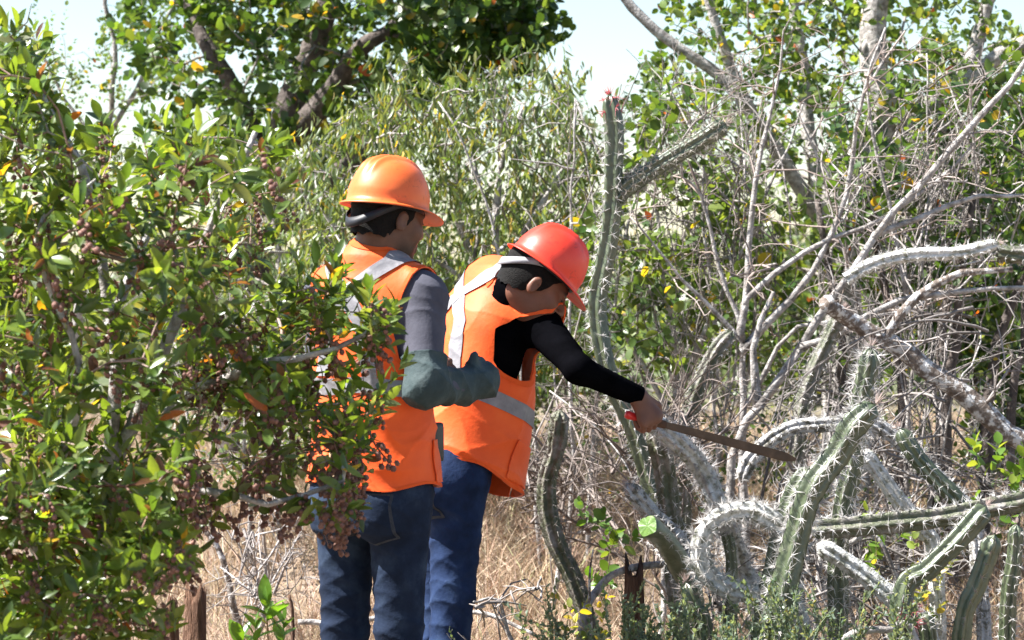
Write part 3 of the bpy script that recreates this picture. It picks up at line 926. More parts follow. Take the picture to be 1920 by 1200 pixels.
for q, (px, top, Y, n, lab) in enumerate([
        (1065, 1120, 7.3, 16, 'feathery grey-green saltbush at the foot of the bent cactus arm'),
        (1170, 1130, 7.1, 24, 'feathery saltbush clump below the split stump'),
        (1265, 1150, 7.0, 30, 'dense bluish saltbush below the cut cactus'),
        (1375, 1168, 6.9, 26, 'saltbush clump growing under the cactus ring'),
        (1440, 1178, 6.8, 14, 'saltbush right at the base of the thick leaning cactus'),
        (1545, 1120, 7.0, 28, 'tall feathery saltbush right of the thick leaning cactus'),
        (1615, 1150, 7.0, 10, 'short saltbush under the white fallen cactus stem')]):
    jointed_shrub(px, top, Y, 0, n, 300 + q, lab)


def weeds():
    """small leafy green weeds among the dead wood, each a thing"""
    r = np.random.default_rng(81)
    for px, py, Y, n, lab, col, ls in [
            (1140, 1010, 8.1, 9, 'small heart-leaved vine climbing beside the grey splinter', [(3, (.09, .17, .03)), (1, (.14, .22, .04))], .04),
            (1095, 1140, 7.5, 8, 'yellowing weed at the foot of the bent cactus arm', [(2, (.22, .25, .05)), (1, (.5, .40, .05)), (1, (.10, .16, .04))], .028),
            (1680, 1010, 7.9, 6, 'yellow-green weed under the horizontal cactus arm', [(3, (.20, .28, .05)), (1, (.42, .36, .06)), (.4, (.35, .14, .04))], .034),
            (1760, 1120, 7.9, 10, 'pale weed between the leaning green cacti at lower right', [(2, (.25, .28, .08)), (1, (.45, .36, .10)), (1, (.12, .18, .04))], .03),
            (1660, 1010, 8.3, 7, 'bright leafy seedling behind the horizontal cactus arm', [(3, (.12, .22, .03))], .04),
            (1880, 900, 8.6, 10, 'bright green weed by the right edge above horizontal cactus', [(3, (.11, .20, .03)), (1, (.2, .27, .05))], .042)]:
        b = gnd(px, Y)
        root = thing('weed', b, lab, 'weed', 'small weeds among the cacti')
        at = fill_poly([(px - 55, py - 60), (px + 55, py - 60), (px + 45, py + 90), (px - 45, py + 90)], n, Y - .12, Y + .12, r)
        t = grow_tree([([b, b + A([.01, 0, .12])], .003, .002)], at, 5 + px, r_tip=.001, step=.05)
        wood_parts(root, t, M['bark_tan'], limb_r=1, twig_cols=((.2, .14, .08), (.25, .22, .1)), seed=px)
        p, d, nn, s, _, _ = sprig_leaves(t['P'][t['tips']], t['tdir'], 7, .10, ls, r)
        leaves(root, p, d, nn, s, pick_cols(len(p), r, col), 'round', M['leaf_far'], nparts=40, seed=px)


weeds()


# ------------------------------------------------------------------ berry bush in the left foreground
def berry_mesh(seed):
    r = np.random.default_rng(seed)
    import bmesh
    bm = bmesh.new(); bmesh.ops.create_icosphere(bm, subdivisions=1, radius=1)
    bv = A([v.co[:] for v in bm.verts]); bt = A([[v.index for v in f.verts] for f in bm.faces]); bm.free()
    mb = MB()
    L = .085 * r.uniform(.8, 1.25); n = int(r.integers(9, 16))
    ax = smooth_path([(0, 0, 0), (.006 * r.normal(), .006 * r.normal(), -L * .5), (.01 * r.normal(), .01 * r.normal(), -L)], .012)
    mb.tube(ax, .0011, 3, cap=False)
    for i in range(n):
        q = ax[min(len(ax) - 1, int(len(ax) * (.12 + .88 * i / n)))]
        dd = unit(r.normal(0, 1, 3) * A([1, 1, .5])) * r.uniform(.007, .018)
        c = q + dd + A([0, 0, -.004])
        mb.tube(A([q, c]), .0007, 3, cap=False)
        s = r.uniform(.0046, .0068)
        mb.add(bv * A([s, s, s * 1.15]) + c, None, bt)
    return mb.mesh('berry_cluster', M['berry'], True)


def berry_bush():
    r = np.random.default_rng(91)
    Y = 5.9
    b = gnd(120, Y)
    sk = [([b, W(160, 1180, Y), W(190, 900, Y), W(200, 620, Y), W(170, 380, Y), W(60, 150, Y)], .03, .008),
          ([W(185, 1000, Y), W(330, 760, Y), W(470, 700, Y - .15), W(580, 690, Y - .2), W(690, 620, Y - .2)], .018, .006),
          ([W(190, 900, Y), W(320, 640, Y), W(400, 420, Y), W(470, 260, Y)], .02, .007),
          ([W(150, 1250, Y), W(60, 1000, Y - .1), W(-40, 760, Y - .2), W(-120, 480, Y - .2)], .022, .008),
          ([W(160, 1180, Y), W(280, 980, Y - .1), W(380, 900, Y - .2), W(520, 930, Y - .3), W(640, 900, Y - .3)], .014, .005),
          ([W(170, 1120, Y), W(90, 920, Y - .3), W(140, 720, Y - .5), W(110, 560, Y - .5)], .016, .006),
          ([W(200, 620, Y), W(280, 420, Y + .2), W(320, 260, Y + .3)], .014, .006)]
    main = [(-140, 60), (60, 110), (70, 170), (110, 230), (190, 240), (340, 215), (420, 240), (490, 250), (540, 290), (525, 420), (495, 520), (440, 620), (500, 680), (520, 780), (470, 860),
            (395, 930), (350, 1000), (345, 1080), (300, 1190), (240, 1300), (-140, 1300)]
    arm = [(500, 590), (570, 505), (660, 535), (735, 575), (760, 640), (735, 720), (690, 800), (690, 900), (620, 960), (560, 880), (480, 860), (440, 700)]
    low = [(380, 880), (560, 860), (700, 830), (700, 930), (640, 985), (560, 960), (440, 930)]
    at = np.vstack([fill_poly(main, 450, 5.2, 6.4, r), fill_poly(arm, 84, 5.6, 6.15, r), fill_poly(low, 20, 5.55, 5.95, r),
                    fill_poly([(0, 60), (70, 80), (100, 200), (0, 260)], 22, 5.5, 6.0, r),
                    fill_poly([(-140, 820), (200, 800), (340, 900), (345, 1060), (310, 1200), (-140, 1300)], 120, 5.15, 5.9, r)])
    root = thing('berry_bush', b, 'big glossy-leaved bush with brown berry clusters filling the left foreground', 'bush')
    t = grow_tree(sk, at, 92, r_tip=.0018, step=.07, wob=.17)
    wood_parts(root, t, M['bark_grey'], limb_r=.009, max_limbs=12, trunk='stem', twig_cols=((.17, .085, .06), (.34, .26, .23)), seed=92, spurs=.04)
    tp = t['P'][t['tips']]; td = t['tdir']
    p, d, nn, s, ax, L = sprig_leaves(tp, td, 16, .14, .053, r, up=.75, a0=85, a1=22, back=1.25)
    cols = pick_cols(len(p), r, [(4, (.060, .102, .024)), (4, (.098, .158, .032)), (3, (.155, .215, .046)), (1, (.14, .17, .08)), (.16, (.50, .32, .03)), (.10, (.40, .13, .03)), (.5, (.13, .06, .04))], .18)
    # few leaves where the photograph shows mostly berries
    px = 960 + p[:, 0] / p[:, 1] * F; py = HZ + (CZ - p[:, 2]) / p[:, 1] * F
    bare = ((px > 330) & (py > 850)) | ((px > 420) & (px < 560) & (py > 780))
    k = ~(bare & (r.random(len(p)) < .55))
    leaves(root, p[k], d[k], nn[k], s[k], cols[k], 'ellip', M['leaf_gloss'], nparts=300, seed=93, shape_var=.25)
    # berry clusters hanging from the twigs
    cl = [berry_mesh(400 + i) for i in range(9)]
    nodes = t['P'][t['rad'] < .006]
    px = 960 + nodes[:, 0] / nodes[:, 1] * F; py = HZ + (CZ - nodes[:, 2]) / nodes[:, 1] * F
    vis = (px > -20) & (px < 800) & (py > 150) & (py < 1220)
    wgt = np.where((px > 330) & (py > 600), 3.4, .7) * np.where(nodes[:, 1] < 5.9, 2.0, .8) * vis
    pick = r.choice(len(nodes), 310, replace=False, p=wgt / wgt.sum())
    pick = pick[np.argsort(nodes[pick, 1])]
    Lr = A(root.location)
    rest = MB()
    for n_, i in enumerate(pick):
        me = cl[int(r.integers(9))]
        sc = float(r.uniform(.8, 1.25)); rz = float(r.uniform(0, 6.28)); tx, ty = r.normal(0, .3, 2)
        mat = Matrix.Translation(Vector(nodes[i] - Lr)) @ Matrix.Rotation(rz, 4, 'Z') @ Matrix.Rotation(float(tx), 4, 'X') @ Matrix.Rotation(float(ty), 4, 'Y') @ Matrix.Scale(sc, 4)
        if n_ < 300:
            o = bpy.data.objects.new('berry_cluster', me); C.objects.link(o); o.parent = root; o.matrix_basis = mat
        else:
            v = np.empty(len(me.vertices) * 3, np.float32); me.vertices.foreach_get('co', v)
            m3 = A(mat); v = v.reshape(-1, 3) @ m3[:3, :3].T + m3[:3, 3] + Lr
            fs = [list(f.vertices) for f in me.polygons]
            rest.add(v, A([f for f in fs if len(f) == 4]), A([f for f in fs if len(f) == 3]))
    obj('berries', rest.mesh('berries', M['berry']), root, kind='stuff')


berry_bush()


def sprout():
    r = np.random.default_rng(95)
    Y = 6.3
    b = gnd(505, Y)
    root = thing('seedling', b, 'bright green leafy seedling at the bottom beside the standing worker', 'plant')
    tips = [W(500, 1150, Y), W(478, 1190, Y - .03), W(530, 1190, Y + .03), W(455, 1225, Y)]
    mb = MB()
    for t_ in tips:
        pth = smooth_path([b, b * .4 + t_ * .6 + A([.01, 0, 0]), t_], .04)
        mb.tube(pth, np.linspace(.005, .002, len(pth)), 5, (.30, .17, .09), cap=False)
    obj('stem', mb.mesh('stem', M['twig']), root)
    T = A(tips); p, d, nn, s, _, _ = sprig_leaves(T, np.repeat([[0, 0, 1.0]], 4, 0), 9, .08, .075, r, up=1.2, a0=70, a1=18)
    leaves(root, p, d, nn, s, pick_cols(len(p), r, [(3, (.13, .25, .035)), (2, (.09, .18, .03))]), 'ellip', M['leaf_gloss'], nparts=60, seed=96)


sprout()


def dead_pieces():
    r = np.random.default_rng(97)

    def stump(px, top, Y, rad, label, mat='rot_wood', lean=.0, seed=1, name='stump'):
        rr = np.random.default_rng(seed)
        b = gnd(px, Y); tp = W(px + lean, top, Y); n = 22; k = 18
        V = []
        for i in range(n + 1):
            t = i / n; c = b + (tp - b) * t
            for j in range(k):
                th = j / k * 6.283
                rr_ = rad * (1.35 - .5 * t + .3 * (1 - t) ** 4) * (1 + .16 * math.sin(3 * th + 2 * t + seed) + .10 * math.sin(7 * th - 3 * t))
                z = 0.0
                if i == n: z = rad * 1.6 * (.5 * math.sin(2 * th + seed) + rr.uniform(-.6, .6))
                V.append(c + A([math.cos(th) * rr_, math.sin(th) * rr_, z + (0 if i == 0 else rr.normal(0, .002))]))
        V.append(b + (tp - b) * .93)
        V = A(V); i, j = np.meshgrid(np.arange(n), np.arange(k), indexing='ij'); i = i.ravel(); j = j.ravel()
        Q = np.stack([i * k + j, i * k + (j + 1) % k, (i + 1) * k + (j + 1) % k, (i + 1) * k + j], -1)
        jj = np.arange(k); T = np.stack([n * k + jj, n * k + (jj + 1) % k, np.full(k, (n + 1) * k)], -1)
        o = obj(name, make_mesh(name, V, [Q, T], M[mat]))
        tag(o, label, 'stump')
    stump(362, 1108, 6.6, .030, 'ragged rotten brown stump at the bottom of the berry bush', lean=6, seed=3)
    stump(326, 1128, 6.7, .018, 'thinner rotten stub left of the ragged stump', seed=5, lean=-4)
    stump(1185, 1065, 7.9, .030, 'split dark stump with pale flank below the cut cactus', lean=4, seed=8)

    def branch(name, pts, r0, r1, mat, label, sides=8, cat='branch', spl=None):
        mb = MB(); P = smooth_path(pts, .02)
        P = P + vnoise(P * 11, 4)[:, None] * .006
        R = np.linspace(r0, r1, len(P)) * (1 + .14 * vnoise(P * 25, 8))
        mb.tube(P, R, sides)
        o = obj(name, mb.mesh(name, M[mat])); tag(o, label, cat)
    branch('stick', [gnd(552, 6.9), W(550, 1180, 6.9), W(542, 1115, 6.9)], .008, .004, 'rot_wood', 'single brown upright stick left of the standing worker legs', cat='stick')
    branch('wood_splinter', [gnd(1108, 7.8), W(1106, 1110, 7.8), W(1112, 1030, 7.8)], .014, .002, 'bark_lichen', 'pale pointed upright wood splinter beside the bent cactus arm', cat='stick')
    branch('dead_branch', [gnd(1060, 7.7), W(1090, 1180, 7.8), W(1125, 1100, 7.9), W(1172, 1070, 7.9), W(1262, 1060, 7.95), W(1340, 1100, 8.0), gnd(1400, 8.1)], .014, .010, 'bark_grey', 'grey dead branch lying across the split stump', cat='branch')
    branch('dead_branch', [W(1570, 1210, 7.1), W(1600, 1188, 7.1), W(1660, 1182, 7.1), W(1720, 1200, 7.1), gnd(1800, 7.1)], .011, .009, 'bark_grey', 'arched bare stick crossing the bottom edge at lower right', cat='branch')
    branch('dead_branch', [gnd(1520, 8.2), W(1540, 1040, 8.2), W(1590, 1018, 8.2), W(1660, 1028, 8.2), gnd(1760, 8.2)], .010, .007, 'bark_grey', 'thin pale arched branch below the horizontal cactus arm', cat='branch')
    branch('dead_branch', [gnd(470, 8.8), W(430, 1090, 8.8), W(405, 1020, 8.8), W(372, 985, 8.8)], .018, .009, 'bark_lichen', 'bleached forked dead branch on the dry grass by the stump', cat='branch')
    branch('dead_branch', [W(560, 1165, 8.3) , W(640, 1170, 8.3), W(760, 1150, 8.3), W(900, 1150, 8.2), W(1000, 1190, 8.1)], .010, .006, 'bark_grey', 'pale stick lying on the grass behind the workers legs', cat='branch')


dead_pieces()


# ------------------------------------------------------------------ cacti
def cactus_stem(root, pts, rad, mat, ribs=7, seed=0, spine=.028, spine_n=10, spine_col=(.84, .82, .80), cut=False, tip=True, twist=.4, pink=False, dens=1.0, step=.011):
    r = np.random.default_rng(seed)
    P = smooth_path(pts, step)
    seg = np.linalg.norm(np.diff(P, axis=0), axis=1); s = np.concatenate([[0], np.cumsum(seg)]); L = s[-1]
    P = P + np.stack([vnoise(np.stack([s * 5, s * 0, s * 0 + seed], -1), k) for k in (1, 2, 3)], -1) * .011
    n = len(P); T = unit(np.gradient(P, axis=0))
    u = np.cross(T[0], (0, 1.0, 0)); u /= np.linalg.norm(u)
    U = np.empty((n, 3))
    for i in range(n):
        u = u - T[i] * (u @ T[i]); u /= math.sqrt(u @ u); U[i] = u
    B = np.cross(T, U)
    R = rad * (1 + .07 * vnoise(np.stack([s * 9, s * 0 + seed, s * 0], -1), 11)) * (1 - .08 * np.maximum(0, np.sin(s * 6.283 / .31 + seed)) ** 8)
    if tip:
        e = np.clip((L - s) / (rad * 1.5), 0, 1); R = R * np.sqrt(np.clip(1 - (1 - e) ** 2, .0, 1)).clip(.03)
    sub = 6; k = ribs * sub
    th = np.arange(k) * 2 * math.pi / k
    rib = (np.abs(np.cos(th * ribs / 2)) ** 1.4)
    ar = .030 / dens
    wav = .5 + .5 * np.cos(2 * math.pi * s / ar)
    prof = 1 + (.34 if ribs > 5 else .52 if ribs == 5 else .14) * (rib[None] - .62) + .07 * (rib[None] ** 6) * wav[:, None]
    ang = th[None] + twist * s[:, None]
    V = P[:, None] + (R[:, None] * prof)[..., None] * (np.cos(ang)[..., None] * U[:, None] + np.sin(ang)[..., None] * B[:, None])
    V = V + r.normal(0, .0006, V.shape)
    i, j = np.meshgrid(np.arange(n - 1), np.arange(k), indexing='ij'); i = i.ravel(); j = j.ravel()
    Q = np.stack([i * k + j, i * k + (j + 1) % k, (i + 1) * k + (j + 1) % k, (i + 1) * k + j], -1)
    V = np.vstack([V.reshape(-1, 3), P[-1:] + T[-1:] * (.001 if cut else .002)])
    jj = np.arange(k); Tc = np.stack([np.full(k, n * k), (n - 1) * k + jj, (n - 1) * k + (jj + 1) % k], -1)
    st = obj('stem', make_mesh('stem', V, [Q, Tc], M[mat], True), root)
    if cut:
        Vc = V[(n - 1) * k:n * k] + T[-1] * .0025; Vc = np.vstack([Vc, P[-1:] + T[-1:] * .004])
        obj('cut_face', make_mesh('cut_face', Vc, np.stack([np.full(k, k), jj, (jj + 1) % k], -1), M['cactus_cut'], False), st, label='fresh bright green cut end')
    # spines in star clusters on the rib crests
    ss = np.arange(ar * .5, L - (0 if cut else .004), ar)
    pos, dr, ln, cl = [], [], [], []
    for m in range(ribs):
        for q in ss:
            q2 = q + r.normal(0, ar * .08); ii = min(n - 1, np.searchsorted(s, q2))
            a = 2 * math.pi * m / ribs + twist * s[ii]
            out = U[ii] * math.cos(a) + B[ii] * math.sin(a)
            c = P[ii] + out * R[ii] * (1.17 if ribs > 5 else 1.24)
            nn = max(3, int(spine_n + r.integers(-2, 3)))
            dd = unit(out * r.uniform(.35, 1.2, (nn, 1)) + r.normal(0, .75, (nn, 3)))
            dd = np.where((dd @ out)[:, None] < .05, dd + out * .4, dd); dd = unit(dd)
            pos.append(np.repeat(c[None], nn, 0)); dr.append(dd)
            near = pink and (L - q) < .09
            ln.append(spine * r.uniform(.5, 1.25, nn) * (1.25 if near else 1))
            cl.append(np.repeat(A([[.62, .20, .22]]) if near else A([spine_col]) * r.uniform(.6, 1.1), nn, 0))
    if tip and spine_n > 4:
        nn = 26; dd = unit(T[-1] + r.normal(0, .55, (nn, 3)))
        pos.append(np.repeat(P[-1:], nn, 0) + dd * rad * .25); dr.append(dd); ln.append(spine * r.uniform(.6, 1.3, nn))
        cl.append(np.repeat(A([[.62, .18, .20]] if pink else [[.60, .50, .46]]), nn, 0))
    pos = np.vstack(pos); dr = np.vstack(dr); ln = np.concatenate(ln); cl = np.vstack(cl); N = len(pos)
    x = unit(np.cross(dr, r.normal(0, 1, (N, 3)))); y = np.cross(dr, x); w = .0012
    bs = [pos + x * w, pos + (-.5 * x + .87 * y) * w, pos + (-.5 * x - .87 * y) * w, pos + dr * ln[:, None]]
    Vs = np.stack(bs, 1).reshape(-1, 3); kk = (np.arange(N) * 4)[:, None, None]
    Ts = (kk + A([[[0, 1, 3], [1, 2, 3], [2, 0, 3]]])).reshape(-1, 3)
    obj('spines', make_mesh('spines', Vs, Ts, M['spine'], False, np.repeat(cl, 4, 0)), st, kind='stuff')
    return st


def cactus(label, base, stems, seed):
    root = thing('columnar_cactus', base, label, 'cactus', 'sprawling columnar cacti')
    for i, kw in enumerate(stems):
        cactus_stem(root, seed=seed * 10 + i, **kw)


def wp(Y, *pts):
    return [W(a, b, Y) for a, b in pts]


def cacti():
    Y = 8.6
    g = gnd(1290, Y)
    cactus('tall upright green cactus with pink tip behind the bent worker, one arm angled right', g, [
        dict(pts=[g] + wp(Y, (1270, 1080), (1215, 880), (1140, 715), (1120, 600), (1132, 480), (1153, 372), (1150, 300), (1138, 182)), rad=.027, mat='cactus', ribs=5, dens=.8, pink=True, spine=.030, spine_n=8),
        dict(pts=wp(Y, (1150, 375), (1180, 352), (1260, 300), (1357, 234)), rad=.027, mat='cactus', ribs=7, spine=.026, spine_n=11, dens=1.4, spine_col=(.60, .56, .50))], 1)
    Y = 8.0
    g = gnd(1120, Y)
    cactus('dark bent cactus arm rising from the grass just right of the orange vest', g, [
        dict(pts=[g] + wp(Y, (1105, 1180), (1078, 1095), (1040, 1010), (1026, 905), (1036, 840), (1046, 768)), rad=.027, mat='cactus_mid', ribs=7, spine=.02, spine_n=5, spine_col=(.35, .32, .29))], 2)
    Y = 7.75
    g = gnd(1290, Y)
    cactus('white-scarred cactus arching up to the hand that holds the machete', g, [
        dict(pts=[g] + wp(Y + .12, (1272, 1060), (1252, 960), (1240, 880), (1222, 800)), rad=.031, mat='cactus_mid', spine=.02, spine_n=5),
        dict(pts=[gnd(1440, Y + .35)] + wp(Y + .3, (1425, 1150), (1395, 1060)) + wp(Y + .1, (1352, 965), (1325, 895)) + wp(Y, (1278, 830), (1212, 782)), rad=.028, mat='cactus_white', spine=.028, spine_n=13, spine_col=(.72, .70, .69))], 3)
    g = gnd(1300, 7.6)
    cactus('freshly cut green cactus stub with a bright cut face below the machete', g, [
        dict(pts=[g] + wp(7.6, (1300, 1130), (1284, 1066)) + [W(1252, 1026, 7.52), W(1214, 990, 7.42)], rad=.031, mat='cactus', ribs=4, cut=True, tip=False, spine=.02, spine_n=5),
        dict(pts=wp(7.68, (1292, 1075), (1278, 1018), (1238, 970), (1180, 910)), rad=.025, mat='cactus_old', spine=.018, spine_n=6)], 4)
    g = gnd(1520, 7.5)
    cactus('spiny cactus stem curled into a ring beside the thick leaning cactus', g, [
        dict(pts=[g] + wp(7.3, (1500, 1165), (1430, 1116), (1362, 1098), (1316, 1062), (1308, 1012), (1340, 972), (1400, 958), (1445, 972), (1490, 1005)), rad=.025, mat='cactus_white', spine=.030, spine_n=15, spine_col=(.74, .72, .70), step=.009)], 5)  # the sunlight on the ring is put into its white skin
    g = gnd(1455, 7.2)
    cactus('thick leaning green cactus in front, tip pointing up right, long spines', g, [
        dict(pts=[g] + wp(7.15, (1462, 1190), (1488, 1030), (1520, 925), (1572, 852), (1600, 800), (1640, 757)), rad=.032, mat='cactus', ribs=5, dens=.9, spine=.038, spine_n=14, twist=.2),
        dict(pts=[gnd(1425, 7.35)] + wp(7.3, (1432, 1190), (1452, 1060), (1480, 950), (1515, 875)), rad=.025, mat='cactus', ribs=5, dens=.8, spine=.032, spine_n=9, twist=.2)], 6)
    g = gnd(1585, 7.7)
    cactus('upright spiny cactus tip rising behind the thick leaning cactus', g, [
        dict(pts=[g] + wp(7.7, (1575, 1020), (1592, 880), (1606, 770), (1630, 650)), rad=.027, mat='cactus', ribs=7, spine=.034, spine_n=10)], 7)
    g = gnd(1850, 7.9)
    cactus('pale corky cactus stem arching over the thicket with a green side shoot', g, [
        dict(pts=[g] + wp(8.1, (1830, 1010), (1780, 925), (1710, 850), (1640, 800), (1560, 800), (1480, 806), (1415, 850), (1390, 900)), rad=.022, mat='cactus_old', spine=.016, spine_n=5),
        dict(pts=wp(7.95, (1795, 950), (1745, 880), (1712, 835), (1690, 803)), rad=.026, mat='cactus', spine=.022, spine_n=6)], 8)
    g = gnd(2080, 7.6)
    cactus('long horizontal green cactus arm reaching in from the right edge', g, [
        dict(pts=[g] + wp(7.6, (2060, 1050), (1990, 940), (1890, 945), (1780, 965), (1640, 985), (1520, 998)), rad=.027, mat='cactus_mid', ribs=5, dens=.8, spine=.026, spine_n=9, twist=.1)], 9)
    g = gnd(1650, 7.4)
    cactus('green cactus leaning right with its tip on the horizontal arm', g, [
        dict(pts=[g] + wp(7.4, (1690, 1140), (1740, 1075), (1800, 1010), (1850, 952)), rad=.027, mat='cactus', ribs=5, dens=.8, spine=.026, spine_n=6)], 10)
    g = gnd(1795, 7.2)
    cactus('slim upright green cactus near the lower right corner, dark spine rows', g, [
        dict(pts=[g] + wp(7.2, (1808, 1180), (1835, 1090), (1864, 1000)), rad=.025, mat='cactus', ribs=5, dens=.8, spine=.020, spine_n=6, spine_col=(.45, .38, .33))], 11)
    g = gnd(1880, 7.5)
    cactus('slim shaded cactus standing at the far lower right edge', g, [
        dict(pts=[g] + wp(7.5, (1885, 1150), (1896, 1060), (1902, 985)), rad=.022, mat='cactus', ribs=7, spine=.018, spine_n=5)], 12)
    g = gnd(1780, 7.4)
    cactus('fallen white corky cactus stem sloping down right at the bottom', g, [
        dict(pts=[g] + wp(7.5, (1745, 1200), (1690, 1145), (1610, 1075), (1530, 1022)), rad=.026, mat='cactus_white', spine=.012, spine_n=4)], 13)
    g = gnd(1760, 8.0)
    cactus('white corky cactus stem sloping behind the horizontal arm', g, [
        dict(pts=[g] + wp(8.0, (1750, 1060), (1730, 1000), (1670, 920), (1608, 848)), rad=.023, mat='cactus_white', spine=.012, spine_n=4)], 14)
    g = gnd(1500, 9.0)
    cactus('far cactus bending to a horizontal sunlit arm at the right edge', g, [
        dict(pts=[g] + wp(9.0, (1492, 1000), (1492, 850), (1520, 720), (1580, 575)), rad=.026, mat='cactus_mid', ribs=6, spine=.020, spine_n=6, twist=.1),
        dict(pts=wp(8.95, (1590, 528), (1640, 496), (1700, 478), (1800, 468), (1872, 458)), rad=.021, mat='cactus_white', ribs=6, spine=.020, spine_n=7, twist=.1),
        dict(pts=wp(9.05, (1872, 470), (1930, 476), (2000, 470)), rad=.026, mat='cactus_mid', ribs=6, spine=.02, spine_n=6)], 15)
    g = gnd(1320, 7.3)
    cactus('short dark cactus shoot among the saltbush below the ring', g, [
        dict(pts=[g] + wp(7.3, (1318, 1190), (1300, 1140), (1284, 1092)), rad=.022, mat='cactus', spine=.03, spine_n=6, spine_col=(.45, .40, .37))], 16)
    g = gnd(1695, 7.15)
    cactus('two short cactus shoots at the bottom edge right of the fallen stem', g, [
        dict(pts=[g] + wp(7.15, (1700, 1190), (1710, 1140)), rad=.022, mat='cactus', spine=.03, spine_n=7, pink=True),
        dict(pts=[gnd(1745, 7.3)] + wp(7.3, (1735, 1200), (1728, 1150)), rad=.022, mat='cactus', spine=.02, spine_n=5)], 17)
    g = gnd(1285, 9.0)
    cactus('blurred grey-green cactus stem leaning behind the machete', g, [
        dict(pts=[g] + wp(9.0, (1280, 860), (1300, 750), (1335, 665), (1370, 620)), rad=.028, mat='cactus_mid', spine=.016, spine_n=4)], 18)
    g = gnd(1375, 7.9)
    cactus('thin green cactus stem standing inside the curled ring', g, [
        dict(pts=[g] + wp(7.9, (1372, 1080), (1362, 1000), (1350, 930)), rad=.018, mat='cactus', spine=.012, spine_n=4)], 19)


cacti()


